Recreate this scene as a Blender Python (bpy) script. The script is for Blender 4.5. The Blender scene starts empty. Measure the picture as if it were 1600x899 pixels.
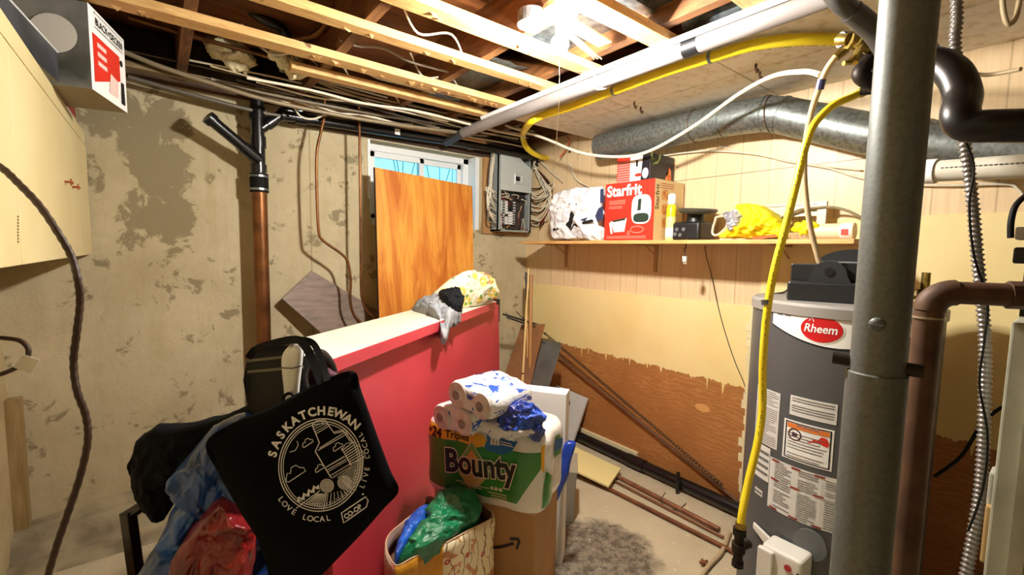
import bpy, bmesh, math, random
from mathutils import Vector, Matrix, noise
random.seed(7)
S = bpy.context.scene
COL = S.collection
R_ = math.radians
# ---------------------------------------------------------------- camera
F = 701.0; CX = 800.0; CY = 449.5; H = 1.4
Av = Vector((248 - CX, CY - 381, -F)).normalized()
Bv = Vector((1695 - CX, CY - 407, -F)); Bv -= Av * Bv.dot(Av); Bv.normalize()
Zv = Bv.cross(Av)
ROT = Matrix((Bv, Av, Zv))            # camera axes -> world
CAM = Vector((0, 0, H))
cam = bpy.data.objects.new('camera', bpy.data.cameras.new('camera'))
COL.objects.link(cam)
cam.matrix_world = Matrix.Translation(CAM) @ ROT.to_4x4()
cam.data.sensor_width = 36; cam.data.lens = F / 1600 * 36; cam.data.clip_start = .02
S.camera = cam
# ---------------------------------------------------------------- light, world, exposure
EXPO = 1.45
BULB_W = 185.0
S.view_settings.view_transform = 'Standard'; S.view_settings.look = 'None'
S.view_settings.gamma = 1; S.view_settings.use_curve_mapping = False
S.view_settings.exposure = EXPO
w = bpy.data.worlds.new('world'); S.world = w; w.use_nodes = True
bg = w.node_tree.nodes['Background']; bg.inputs[0].default_value = (.18, .62, .90, 1); bg.inputs[1].default_value = 1.1
BULB = Vector((1.105, 1.165, 2.105))
def lamp(name, loc, W, col, r, kind='POINT'):
    l = bpy.data.lights.new(name, kind); l.energy = W; l.color = col; l.shadow_soft_size = r
    o = bpy.data.objects.new(name, l); o.location = loc; COL.objects.link(o); return o
lamp('bulb_light', BULB, BULB_W, (1, .97, .92), .036)
lamp('fill_light', (0.35, -1.9, 2.0), .9, (1, .88, .70), .10)   # added fill, an unseen dim warm light behind the camera
# ---------------------------------------------------------------- pixel -> place helpers
def ray(u, v): return ROT @ Vector(((u - CX) / F, (CY - v) / F, -1))
def P(u, v, d): return CAM + ray(u, v) * d
def onx(u, v, x): r = ray(u, v); return CAM + r * (x / r.x)
def ony(u, v, y): r = ray(u, v); return CAM + r * (y / r.y)
def onz(u, v, z): r = ray(u, v); return CAM + r * ((z - H) / r.z)
def oncyl(u, v, c, R):
    r = ray(u, v); a = r.x**2 + r.y**2; b = -2 * (r.x * c[0] + r.y * c[1]); cc = c[0]**2 + c[1]**2 - R * R
    t = (-b - math.sqrt(max(b * b - 4 * a * cc, 0))) / (2 * a); return CAM + r * t
DX, DY, LX, BY, CZ = 2.45, 2.93, -.56, -3.0, 2.2
# ---------------------------------------------------------------- materials
def rgb(h):
    h = h.lstrip('#'); c = [int(h[i:i+2], 16) / 255 for i in (0, 2, 4)]
    return tuple((x / 12.92 if x < .04045 else ((x + .055) / 1.055) ** 2.4) for x in c) + (1,)
MATS = {}
class NT:
    def __init__(s, name):
        m = bpy.data.materials.new(name); m.use_nodes = True; s.m = m; s.t = m.node_tree; s.b = s.t.nodes['Principled BSDF']
        MATS[name] = m
    def n(s, typ, **k):
        x = s.t.nodes.new('ShaderNode' + typ)
        for a, b in k.items():
            if a.startswith('_'): setattr(x, a[1:], b)
            else: x.inputs[a.replace('_', ' ')].default_value = b
        return x
    def l(s, a, b): s.t.links.new(a, b)
    def math(s, op, a, b=None, c=None):
        x = s.t.nodes.new('ShaderNodeMath'); x.operation = op
        for i, v in enumerate((a, b, c)):
            if v is None: continue
            if isinstance(v, (int, float)): x.inputs[i].default_value = v
            else: s.l(v, x.inputs[i])
        return x.outputs[0]
    def coord(s, world=True, scale=(1, 1, 1)):
        o = s.n('NewGeometry').outputs['Position'] if world else s.n('TexCoord').outputs['Object']
        mp = s.n('Mapping'); mp.inputs['Scale'].default_value = scale; s.l(o, mp.inputs[0]); return mp.outputs[0]
    def noise(s, co, scale, detail=4, rough=.55, dist=0):
        x = s.n('TexNoise', Scale=scale, Detail=detail, Roughness=rough, Distortion=dist); s.l(co, x.inputs['Vector']); return x.outputs['Fac']
    def ramp(s, f, a, b):
        x = s.n('MapRange'); x.inputs['From Min'].default_value = a; x.inputs['From Max'].default_value = b; s.l(f, x.inputs['Value']); return x.outputs['Result']
    def mix(s, f, a, b, mode='MIX'):
        x = s.t.nodes.new('ShaderNodeMix'); x.data_type = 'RGBA'; x.blend_type = mode
        if isinstance(f, (int, float)): x.inputs[0].default_value = f
        else: s.l(f, x.inputs[0])
        for i, v in ((6, a), (7, b)):
            if isinstance(v, tuple): x.inputs[i].default_value = v
            else: s.l(v, x.inputs[i])
        return x.outputs[2]
    def bump(s, h, st=.3, d=.01, prev=None):
        x = s.n('Bump', Strength=st, Distance=d); s.l(h, x.inputs['Height'])
        s.l(x.outputs[0], s.b.inputs['Normal'])
    def base(s, c):
        if isinstance(c, tuple): s.b.inputs['Base Color'].default_value = c
        else: s.l(c, s.b.inputs['Base Color'])
def mat(name, c, rough=.6, metal=0, c2=None, scale=8, lo=.4, hi=.65, bump=0, bs=40, bd=.004, stretch=(1, 1, 1), world=False, emit=0, alpha=None, trans=0, sheen=0, coat=0):
    if name in MATS: return MATS[name]
    t = NT(name); c = rgb(c) if isinstance(c, str) else c
    t.b.inputs['Roughness'].default_value = rough; t.b.inputs['Metallic'].default_value = metal
    t.base(c)
    if c2 or bump: co = t.coord(world, stretch)
    if c2:
        f = t.ramp(t.noise(co, scale), lo, hi); t.base(t.mix(f, c, rgb(c2)))
    if bump: t.bump(t.noise(co, bs, 5, .6), bump, bd)
    if emit: t.b.inputs['Emission Color'].default_value = c; t.b.inputs['Emission Strength'].default_value = emit
    if alpha is not None: t.b.inputs['Alpha'].default_value = alpha
    if trans: t.b.inputs['Transmission Weight'].default_value = trans
    if coat: t.b.inputs['Coat Weight'].default_value = coat
    if max(c[:3]) < .012 and rough > .45: t.b.inputs['Specular IOR Level'].default_value = .15
    return t.m
# ---------------------------------------------------------------- mesh builder
class MB:
    def __init__(s): s.v = []; s.f = []; s.mi = []; s.cur = 0
    def add(s, vs, fs):
        o = len(s.v); s.v += [Vector(v) for v in vs]
        for f in fs: s.f.append([i + o for i in f]); s.mi.append(s.cur)
        return s
    def box(s, c, d, rot=None):
        x, y, z = d[0] / 2, d[1] / 2, d[2] / 2; c = Vector(c)
        vs = [Vector((a * x, b * y, e * z)) for e in (-1, 1) for b in (-1, 1) for a in (-1, 1)]
        if rot is not None: vs = [rot @ v for v in vs]
        return s.add([c + v for v in vs], [(0, 2, 3, 1), (4, 5, 7, 6), (0, 1, 5, 4), (2, 6, 7, 3), (0, 4, 6, 2), (1, 3, 7, 5)])
    def bb(s, a, b):
        a = Vector(a); b = Vector(b); return s.box((a + b) / 2, [abs(b[i] - a[i]) for i in range(3)])
    def plate(s, pts, off):                       # polygon + offset vector -> solid
        n = len(pts); pts = [Vector(p) for p in pts]; off = Vector(off)
        return s.add(pts + [p + off for p in pts], [list(range(n))[::-1], list(range(n, 2 * n))] + [(i, (i + 1) % n, (i + 1) % n + n, i + n) for i in range(n)])
    def tube(s, pts, r, n=10, cap=True, closed=False):
        pts = [Vector(p) for p in pts]; m = len(pts); rr = r if isinstance(r, (list, tuple)) else [r] * m
        T = []
        for i in range(m):
            a = pts[i - 1] if (i > 0 or closed) else pts[i]; b = pts[(i + 1) % m] if (i < m - 1 or closed) else pts[i]
            t = (b - a); T.append(t.normalized() if t.length > 1e-9 else Vector((0, 0, 1)))
        up = Vector((0, 0, 1)) if abs(T[0].z) < .9 else Vector((1, 0, 0))
        nrm = (up - T[0] * up.dot(T[0])).normalized(); vs = []
        for i in range(m):
            nrm = (nrm - T[i] * nrm.dot(T[i])); nrm = nrm.normalized() if nrm.length > 1e-6 else T[i].orthogonal().normalized()
            bi = T[i].cross(nrm)
            for k in range(n):
                a = 2 * math.pi * k / n; vs.append(pts[i] + (nrm * math.cos(a) + bi * math.sin(a)) * rr[i])
        fs = []
        for i in range(m if closed else m - 1):
            for k in range(n):
                a = i * n + k; b = i * n + (k + 1) % n; j = ((i + 1) % m) * n
                fs.append((a, b, j + (k + 1) % n, j + k))
        if cap and not closed: fs += [list(range(n))[::-1], [(m - 1) * n + k for k in range(n)]]
        return s.add(vs, fs)
    def cyl(s, a, b, r, n=24, r2=None): return s.tube([a, b], [r, r if r2 is None else r2], n)
    def lathe(s, c, prof, n=32, ax=None):         # prof: (radius, height)
        c = Vector(c); Z = Vector(ax).normalized() if ax else Vector((0, 0, 1)); X = Z.orthogonal().normalized() if ax else Vector((1, 0, 0)); Y = Z.cross(X)
        vs = []; m = len(prof)
        for r, h in prof:
            for k in range(n):
                a = 2 * math.pi * k / n; vs.append(c + Z * h + (X * math.cos(a) + Y * math.sin(a)) * max(r, 1e-5))
        fs = [(i * n + k, i * n + (k + 1) % n, (i + 1) * n + (k + 1) % n, (i + 1) * n + k) for i in range(m - 1) for k in range(n)]
        fs += [list(range(n))[::-1], [(m - 1) * n + k for k in range(n)]]
        return s.add(vs, fs)
    def grid(s, fn, nu, nv):
        vs = [fn(i / nu, j / nv) for j in range(nv + 1) for i in range(nu + 1)]
        return s.add(vs, [(j * (nu + 1) + i, j * (nu + 1) + i + 1, (j + 1) * (nu + 1) + i + 1, (j + 1) * (nu + 1) + i) for j in range(nv) for i in range(nu)])
    def disc(s, c, n_, r, k=20, r2=None, e=None):
        Z = Vector(n_).normalized(); X = Vector(e) if e else Z.orthogonal().normalized(); Y = Z.cross(X); c = Vector(c)
        return s.add([c + X * math.cos(2 * math.pi * i / k) * r + Y * math.sin(2 * math.pi * i / k) * (r2 or r) for i in range(k)], [list(range(k))])
    def poly2(s, pts, fn, res=.03):               # flat polygon (2-D) mapped through fn(x, y)
        bm = bmesh.new(); vs = [bm.verts.new((p[0], p[1], 0)) for p in pts]; bm.faces.new(vs)
        s._m2(bm, fn, res); return s
    def _m2(s, bm, fn, res):
        bmesh.ops.triangulate(bm, faces=bm.faces[:])
        for _ in range(6):
            es = [e for e in bm.edges if e.calc_length() > res]
            if not es or len(bm.verts) > 6000: break
            bmesh.ops.subdivide_edges(bm, edges=es, cuts=1)
            bmesh.ops.triangulate(bm, faces=[f for f in bm.faces if len(f.verts) > 3])
        bm.verts.index_update()
        s.add([fn(v.co.x, v.co.y) for v in bm.verts], [[v.index for v in f.verts] for f in bm.faces]); bm.free()
    def text(s, txt, fn, size=1, bold=0, x0=0, y0=0, align='LEFT', shear=0, res=None, rot=0, sx=1):
        c = bpy.data.curves.new('t', 'FONT'); c.body = txt; c.size = size; c.offset = bold; c.shear = shear; c.align_x = align; c.resolution_u = 3
        o = bpy.data.objects.new('t', c); COL.objects.link(o); dg = bpy.context.evaluated_depsgraph_get()
        me = bpy.data.meshes.new_from_object(o.evaluated_get(dg)); cr, sr = math.cos(rot), math.sin(rot)
        vs = []
        for v in me.vertices:
            x, y = v.co.x * sx, v.co.y; vs.append(fn(x0 + x * cr - y * sr, y0 + x * sr + y * cr))
        s.add(vs, [list(p.vertices) for p in me.polygons])
        bpy.data.objects.remove(o); bpy.data.curves.remove(c); bpy.data.meshes.remove(me); return s
    def line2(s, pts, w, fn, closed=False):       # ribbon along 2-D polyline
        n = len(pts); pts = [Vector(p) for p in pts]; L = []
        for i in range(n):
            a = pts[i - 1] if (i > 0 or closed) else pts[i]; b = pts[(i + 1) % n] if (i < n - 1 or closed) else pts[i]
            t = (b - a).normalized() if (b - a).length > 0 else Vector((1, 0)); nn = Vector((-t.y, t.x)) * w / 2; L.append((pts[i] + nn, pts[i] - nn))
        vs = [fn(q.x, q.y) for pr in L for q in pr]
        return s.add(vs, [(2 * i, 2 * i + 1, 2 * ((i + 1) % n) + 1, 2 * ((i + 1) % n)) for i in range(n if closed else n - 1)])
OFF = {}
def tag(o, label=None, cat=None, group=None, kind=None):
    if label: o['label'] = label
    if cat: o['category'] = cat
    if group: o['group'] = group
    if kind: o['kind'] = kind
    return o
def mk(name, mb, mats, parent=None, smooth=False, bevel=0, sub=0, solid=0, seg=2, auto=None):
    me = bpy.data.meshes.new(name)
    if parent is not None: off = OFF[parent.name]
    else:
        lo = [min(v[i] for v in mb.v) for i in range(3)]; hi = [max(v[i] for v in mb.v) for i in range(3)]
        off = Vector(((lo[0] + hi[0]) / 2, (lo[1] + hi[1]) / 2, lo[2]))
    me.from_pydata([v - off for v in mb.v], [], mb.f); me.update()
    bm = bmesh.new(); bm.from_mesh(me)
    if smooth or bevel or sub: bmesh.ops.remove_doubles(bm, verts=bm.verts, dist=1e-6)
    bmesh.ops.recalc_face_normals(bm, faces=bm.faces) if not getattr(mb, 'keep', False) else None
    bm.to_mesh(me); bm.free()
    if not isinstance(mats, (list, tuple)): mats = [mats]
    for m in mats: me.materials.append(m)
    if len(mats) > 1 and len(me.polygons) == len(mb.mi): me.polygons.foreach_set('material_index', mb.mi)
    if smooth:
        me.polygons.foreach_set('use_smooth', [True] * len(me.polygons))
        try: me.set_sharp_from_angle(angle=R_(auto or 40))
        except Exception: pass
    o = bpy.data.objects.new(name, me); COL.objects.link(o)
    if parent is not None: o.parent = parent
    else: o.location = off
    OFF[o.name] = off
    if solid: md = o.modifiers.new('s', 'SOLIDIFY'); md.thickness = solid; md.offset = 0
    if bevel: md = o.modifiers.new('b', 'BEVEL'); md.width = bevel; md.segments = seg; md.limit_method = 'ANGLE'
    if sub: md = o.modifiers.new('u', 'SUBSURF'); md.levels = md.render_levels = sub
    return o
def thing(name, loc, label, cat, group=None):
    o = bpy.data.objects.new(name, None); COL.objects.link(o); o.location = loc; o.empty_display_size = .05
    OFF[o.name] = Vector(loc); return tag(o, label, cat, group)
def struct(name, mb, m, parent=None, **k):
    o = mk(name, mb, m, parent, **k)
    if parent is None: o['kind'] = 'structure'
    return o
def cat(pts, n=8, closed=False):                  # Catmull-Rom smoothing
    pts = [Vector(p) for p in pts]; out = []; m = len(pts)
    for i in range(m if closed else m - 1):
        if closed: a, b, c, d = pts[i - 1], pts[i], pts[(i + 1) % m], pts[(i + 2) % m]
        else: a, b, c, d = pts[max(i - 1, 0)], pts[i], pts[i + 1], pts[min(i + 2, m - 1)]
        for k in range(n):
            t = k / n; out.append(.5 * ((2 * b) + (c - a) * t + (2 * a - 5 * b + 4 * c - d) * t * t + (3 * b - a - 3 * c + d) * t ** 3))
    if not closed: out.append(pts[-1])
    return out
def nz(p, s=1.0, o=0): return noise.noise(Vector(p) * s + Vector((o, o * 1.7, o * .3)))
def ridge(p, s=1.0, o=0): return 1 - 2 * abs(nz(p, s, o))
def crump(q, f, sd=0):
    q = Vector(q); d = Vector((nz(q, f * .7, sd + 9), nz(q, f * .7, sd + 19), nz(q, f * .7, sd + 29))) * (.5 / f)
    q = q + d; r = 0
    for k, a in ((1, 1.0), (2.1, .55), (4.3, .28)): r += a * (1 - 2.6 * abs(nz(q, f * k, sd + k)))
    return r
def puff(pts, T, away, rings=9, amp=.004, freq=14, n=6, seed=0, power=.5, sharp=False):
    if amp > .009: rings = max(rings, 30); n = max(n, 10)
    """closed soft shape: outline given as world points, thickness T along +-away"""
    O = cat(pts, n, True) if not sharp else [p.lerp(q, k / n) for p, q in zip(map(Vector, pts), list(map(Vector, pts))[1:] + [Vector(pts[0])]) for k in range(n)]
    c = sum(O, Vector()) / len(O); m = len(O); A = Vector(away).normalized(); vs = []; fs = []
    for side in (-1, 1):
        for k in range(rings):
            s_ = 1 - k / rings; t = T * (1 - s_ ** 2.5) ** power
            for p in O:
                q = c.lerp(p, s_) + A * side * t
                w_ = min(k / 3, 1)
                q += A * w_ * amp * .75 * crump(q, freq, seed) * (-1 if side < 0 else .3)
                if 0 < k: q += (q - c).normalized() * amp * .35 * crump(q, freq * 1.3, seed + 4) * min(k / 3, 1)
                vs.append(q)
        vs.append(c + A * side * T)
    st = rings * m + 1
    for sd in (0, 1):
        for k in range(rings - 1):
            for i in range(m):
                a = sd * st + k * m + i; b = sd * st + k * m + (i + 1) % m; fs.append((a, b, b + m, a + m))
        for i in range(m): fs.append((sd * st + (rings - 1) * m + i, sd * st + (rings - 1) * m + (i + 1) % m, sd * st + rings * m))
    for i in range(m): fs.append((i, (i + 1) % m, st + (i + 1) % m, st + i))
    mb = MB(); mb.add(vs, fs); return mb
def blob(c, ax, d, amp=.01, freq=12, nu=48, nv=28, e=.7, seed=0):
    """crumpled superellipsoid; ax = (X, Y, Z) axes, d = half sizes"""
    X, Y, Z = [Vector(a).normalized() for a in ax]; c = Vector(c); mb = MB()
    f = lambda a: math.copysign(abs(a) ** e, a)
    vs = []
    for j in range(nv + 1):
        ph = math.pi * (j / nv - .5)
        for i in range(nu):
            th = 2 * math.pi * i / nu
            q = Vector((f(math.cos(ph)) * f(math.cos(th)), f(math.cos(ph)) * f(math.sin(th)), f(math.sin(ph))))
            w_ = c + X * q.x * d[0] + Y * q.y * d[1] + Z * q.z * d[2]
            k = amp * crump(w_, freq, seed); dr = (X * q.x + Y * q.y + Z * q.z)
            vs.append(w_ + dr.normalized() * k if dr.length > 0 else w_)
    fs = [(j * nu + i, j * nu + (i + 1) % nu, (j + 1) * nu + (i + 1) % nu, (j + 1) * nu + i) for j in range(nv) for i in range(nu)]
    return mb.add(vs, fs)
class Fr:                                         # flat local frame
    def __init__(s, o, ux, uy): s.o = Vector(o); s.x = Vector(ux).normalized(); s.y = Vector(uy).normalized(); s.n = s.x.cross(s.y)
    def __call__(s, a, b, c=0): return s.o + s.x * a + s.y * b + s.n * c
    def fn(s, c=0): return lambda a, b: s(a, b, c)
# ================================================================ structure materials
def concrete(name, c, dark, stain=True):
    t = NT(name); co = t.coord(True)
    n1 = t.ramp(t.noise(co, 2.2, 6, .6), .35, .7); n2 = t.ramp(t.noise(co, 14, 8, .7), .42, .75)
    cs = t.coord(True, (6, 6, .7)); n3 = t.ramp(t.noise(cs, 2.0, 6, .65, .6), .52, .75)
    col = t.mix(t.math('MULTIPLY', n1, .55), rgb(c), rgb(dark)); col = t.mix(t.math('MULTIPLY', n2, .30), col, rgb(dark)); col = t.mix(t.math('MULTIPLY', n3, .35), col, rgb('#9c8a5c'))
    sp = t.ramp(t.noise(co, 45, 3, .6), .70, .76); col = t.mix(t.math('MULTIPLY', sp, .6), col, rgb('#5d5138'))
    if stain:
        xyz = t.n('SeparateXYZ'); t.l(co, xyz.inputs[0]); m = None
        for (sx, sz, rx, rz, th) in ((.02, 1.88, .13, .26, .43), (.0, 1.62, .11, .16, .42), (.06, 1.44, .10, .16, .49), (-.05, 2.05, .17, .20, .49), (.0, 1.2, .10, .22, .60), (.12, 1.02, .2, .06, .62), (.30, 1.5, .5, 1.2, .66), (1.0, 1.4, .5, .9, .66), (-.3, .9, .4, .6, .66), (-.35, 1.7, .2, .7, .62)):
            dx = t.math('DIVIDE', t.math('SUBTRACT', xyz.outputs[0], sx), rx); dz = t.math('DIVIDE', t.math('SUBTRACT', xyz.outputs[2], sz), rz)
            d = t.math('ADD', t.math('MULTIPLY', dx, dx), t.math('MULTIPLY', dz, dz))
            g = t.ramp(d, 2.2, 0); g = t.ramp(t.math('ADD', t.noise(co, 8, 10, .68, .4), t.math('MULTIPLY', g, .24)), th + .155, th + .20); m = g if m is None else t.math('MAXIMUM', m, g)
        col = t.mix(t.math('MULTIPLY', m, .8), col, rgb('#7f7355'))
        # form-board seam
        sm = t.math('LESS_THAN', t.math('ABSOLUTE', t.math('SUBTRACT', xyz.outputs[0], .735)), .004); col = t.mix(t.math('MULTIPLY', sm, .4), col, rgb('#6a5d42'))
    t.base(col); t.b.inputs['Roughness'].default_value = .92
    t.bump(t.math('ADD', t.noise(co, 8, 8, .65), t.math('MULTIPLY', t.noise(co, 60, 4, .6), .35)), .45, .012); return t.m
M_conc = concrete('concrete_wall', '#cabd9b', '#a08f6a')
M_floor = concrete('concrete_floor', '#c6b79a', '#a08d6b', False)
def floor_mat():
    t = NT('floor_concrete'); co = t.coord(True)
    n1 = t.ramp(t.noise(co, 3, 7, .6), .35, .7); col = t.mix(t.math('MULTIPLY', n1, .4), rgb('#c2b598'), rgb('#9c8c6f'))
    xyz = t.n('SeparateXYZ'); t.l(co, xyz.inputs[0])
    dx = t.math('DIVIDE', t.math('SUBTRACT', xyz.outputs[0], 1.52), .30); dy = t.math('DIVIDE', t.math('SUBTRACT', xyz.outputs[1], 1.30), .30)
    d = t.math('ADD', t.math('MULTIPLY', dx, dx), t.math('MULTIPLY', dy, dy)); g = t.ramp(t.math('ADD', d, t.math('MULTIPLY', t.noise(co, 7, 7, .7), 1.6)), 1.9, 1.5)
    sp = t.ramp(t.noise(co, 26, 8, .75), .45, .56); col = t.mix(g, col, t.mix(sp, rgb('#857a68'), rgb('#5a4f41')))
    chips = t.ramp(t.noise(co, 38, 6, .7), .62, .66); col = t.mix(t.math('MULTIPLY', chips, .6), col, rgb('#e9e2d0'))
    t.base(col); t.b.inputs['Roughness'].default_value = .85; t.bump(t.noise(co, 18, 8, .65), .5, .008); return t.m
M_floor = floor_mat()
def panel_mat():
    t = NT('wall_paneling'); co = t.coord(True); xyz = t.n('SeparateXYZ'); t.l(co, xyz.inputs[0]); y = xyz.outputs[1]; z = xyz.outputs[2]
    g = t.noise(t.coord(True, (1, 9, .5)), 7, 6, .6); col = t.mix(t.ramp(g, .35, .7), rgb('#e6cca2'), rgb('#dbbd90'))
    gm = None
    for yy in (2.78, 2.62, 2.47, 2.36, 2.22, 2.06, 1.93, 1.80, 1.62, 1.48, 1.30, 1.16, 1.02, .87, .73, .58, .40, .22, .05, -.2):
        k = t.math('LESS_THAN', t.math('ABSOLUTE', t.math('SUBTRACT', y, yy)), .0028); gm = k if gm is None else t.math('MAXIMUM', gm, k)
    k = t.math('LESS_THAN', t.math('ABSOLUTE', t.math('SUBTRACT', z, 1.828)), .0022)
    col = t.mix(t.math('MULTIPLY', gm, .38), col, rgb('#8d6a45')); col = t.mix(t.math('MULTIPLY', k, .8), col, rgb('#5d4630'))
    t.base(col); t.b.inputs['Roughness'].default_value = .42
    t.bump(t.math('SUBTRACT', t.math('MULTIPLY', g, .15), t.math('MAXIMUM', gm, k)), .4, .003); return t.m
M_panel = panel_mat()
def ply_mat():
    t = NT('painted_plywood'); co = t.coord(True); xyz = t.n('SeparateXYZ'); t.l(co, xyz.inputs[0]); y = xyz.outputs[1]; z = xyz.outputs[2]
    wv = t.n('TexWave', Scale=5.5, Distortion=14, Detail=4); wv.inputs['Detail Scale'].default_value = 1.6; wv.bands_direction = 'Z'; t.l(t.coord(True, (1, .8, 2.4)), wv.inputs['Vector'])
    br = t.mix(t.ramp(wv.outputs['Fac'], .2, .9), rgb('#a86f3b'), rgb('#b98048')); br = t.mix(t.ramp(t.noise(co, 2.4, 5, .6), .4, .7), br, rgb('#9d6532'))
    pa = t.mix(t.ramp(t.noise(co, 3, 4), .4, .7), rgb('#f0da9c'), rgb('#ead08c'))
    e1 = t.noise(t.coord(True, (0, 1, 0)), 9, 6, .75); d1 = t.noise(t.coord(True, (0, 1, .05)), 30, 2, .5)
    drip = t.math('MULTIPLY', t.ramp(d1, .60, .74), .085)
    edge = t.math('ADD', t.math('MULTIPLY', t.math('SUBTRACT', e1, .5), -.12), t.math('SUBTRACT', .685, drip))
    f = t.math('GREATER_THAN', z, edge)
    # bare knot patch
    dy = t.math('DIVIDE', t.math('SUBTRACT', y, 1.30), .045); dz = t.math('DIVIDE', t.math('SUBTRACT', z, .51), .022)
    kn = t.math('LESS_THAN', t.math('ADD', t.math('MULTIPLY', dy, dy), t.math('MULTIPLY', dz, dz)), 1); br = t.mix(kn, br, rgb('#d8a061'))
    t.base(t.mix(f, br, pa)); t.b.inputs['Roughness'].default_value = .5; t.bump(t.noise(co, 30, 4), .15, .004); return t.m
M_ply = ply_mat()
M_yellow = mat('yellow_paint', '#e2cb8c', .5, c2='#d6bd7c', scale=3, world=True, bump=.1)
M_tile = mat('ceiling_fibreboard', '#efe7d6', .9, c2='#d3c5ab', scale=22, lo=.5, hi=.72, bump=.5, bs=50, world=True)
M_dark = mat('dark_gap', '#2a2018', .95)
def wood(name, a, b, stretch=(1, 8, 8), scale=6, rough=.6, world=True, knots=False):
    t = NT(name); co = t.coord(world, stretch); n = t.noise(co, scale, 6, .6, 1.2)
    col = t.mix(t.ramp(n, .35, .68), rgb(a), rgb(b))
    if knots: col = t.mix(t.ramp(t.noise(t.coord(world), 14, 2, .4), .72, .76), col, rgb('#6b4524'))
    t.base(col); t.b.inputs['Roughness'].default_value = rough; t.bump(n, .12, .003); return t.m
M_strip = wood('furring_pine', '#d9b172', '#b98a50', (1, 8, 8), 6, knots=True)
M_joist = wood('old_joist', '#84552c', '#563317', (8, 1, 8), 5)
M_sub = wood('subfloor_boards', '#8a5225', '#5a3214', (1, 7, 7), 4)
M_plate = wood('sill_plate', '#6d5034', '#3b2817', (1, 8, 8), 5)
M_white = mat('white_vinyl', '#e9ebea', .35)
M_galv = mat('galvanised', '#8f9799', .36, .85, c2='#6c7478', scale=30, lo=.42, hi=.6, bump=.05, world=True)
M_galvd = mat('weathered_galvanised', '#858b88', .40, .75, c2='#6b716e', scale=60, lo=.45, hi=.6, bump=.12, bs=70, world=True)
M_abs = mat('black_abs', '#0d0d0f', .28, coat=.2)
M_copper = mat('old_copper', '#8a5a34', .38, .75, c2='#5f3d22', scale=9, lo=.4, hi=.7, world=True)
M_brass = mat('brass', '#b59a4e', .35, .85, c2='#7d6830', scale=40)
M_wire = mat('white_cable', '#d9cfb6', .5)
M_black = mat('black_plastic', '#121214', .42)
# ================================================================ room shell
m = MB(); m.bb((LX - .2, BY, -.12), (DX + .2, DY + .3, 0)); struct('floor', m, M_floor)
# concrete bump where floor meets the left of the back wall
def bumpf(a, b):
    x = LX + a * 2.2; ed = .13 + .05 * nz((x * 2.2, 0, 3), 1.5); y = b * .34
    h = .11 + .05 * nz((x * 1.7, 0, 7), 1.3) - .02 * a
    k = h * (1 - .25 * y / ed) if y < ed else h * .75 * max(0, 1 - (y - ed) / .055) ** 1.4
    return Vector((x, DY + .005 - y, max(k + .006 * nz((x * 9, y * 22, 0), 1), .0005)))
WX0, WX1, WZ0, WZ1 = 1.10, 1.93, 1.55, 2.10
m = MB()
m.bb((LX - .2, DY, 0), (WX0, DY + .25, 2.2)); m.bb((WX1, DY, 0), (DX + .2, DY + .25, 2.2)); m.bb((WX0, DY, 0), (WX1, DY + .25, WZ0)); m.bb((WX0, DY, WZ1), (WX1, DY + .25, 2.2))
wb = struct('wall_back', m, M_conc)
m = MB(); m.grid(bumpf, 90, 34); struct('curb', m, mat('curb_shade_concrete', '#a39678', .95, c2='#7d7159', scale=7, world=True, bump=.5, bs=14, bd=.02), wb, smooth=True, auto=80)  # darker than the wall concrete: the bump's relief shading is in the colour
m = MB(); m.bb((LX - .2, BY, 0), (LX, DY, 2.46)); struct('wall_left', m, mat('left_wall_paint', '#c9b88c', .8, c2='#b5a276', scale=4, world=True))
m = MB(); m.bb((DX, BY, 0), (DX + .2, DY, 2.46)); wr = struct('wall_right', m, M_panel)
m = MB(); m.bb((LX - .2, BY - .1, 0), (DX + .2, BY, 2.46)); struct('wall_rear', m, mat('rear_wall', '#5a4a38', .9))
m = MB(); m.bb((DX - .012, 1.05, .0), (DX + .001, DY, 1.126)); struct('plywood_sheet', m, M_ply, wr)
m = MB(); m.bb((DX - .012, -1.4, .0), (DX + .001, 1.02, 1.57)); struct('painted_sheet_shade', m, M_ply, wr)  # bare-wood brown low on this sheet stands in for the heater's shadow
m = MB()
for u, v, r in ((890, 237, .012), (905, 241, .005), (918, 238, .005), (1058, 262, .004)): m.disc(onx(u, v, DX - .001), (-1, 0, 0), r, 12)
struct('knot_hole', m, M_dark, wr)
m = MB()                                            # ragged cream edge of the sheet by the heater
for i in range(26):
    z = .03 + i * .042; m.bb((DX - .020, 1.035 + .012 * random.random(), z), (DX - .009, 1.075 + .03 * random.random() - .02, z + .044))
struct('cream_edge', m, mat('cream_filler', '#e6d9ae', .7), wr)
m = MB(); m.bb((DX - .03, 1.72, .0), (DX - .012, DY, .085)); bs_ = struct('baseboard_right', m, mat('cream_trim', '#e8dcae', .5))
# ceiling: subfloor, joists, furring strips, tiles
m = MB(); m.bb((LX - .2, BY - .1, 2.44), (DX + .2, DY + .3, 2.5)); ce = struct('ceiling', m, M_sub)
for x in (-.36, .12, .645, 1.155, 1.50, 1.93, 2.36):
    m = MB(); m.bb((x - .02, BY, 2.2322), (x + .02, DY + .25, 2.441)); struct('joist', m, M_joist, ce)
for i, (y, wd, x1) in enumerate(((2.30, .062, 1.66), (2.08, .085, 1.66), (1.725, .062, 1.66), (1.44, .075, 1.66), (1.07, .085, 1.66), (.72, .07, 1.66), (.35, .07, 1.66), (-.05, .07, 1.66), (-.5, .07, 1.66), (-1.0, .07, 1.66))):
    m = MB(); m.bb((.5 if y == 2.30 else LX, y - wd / 2, 2.2), (x1, y + wd / 2, 2.232)); struct('furring_strip', m, M_strip, ce, bevel=.0015)
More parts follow.
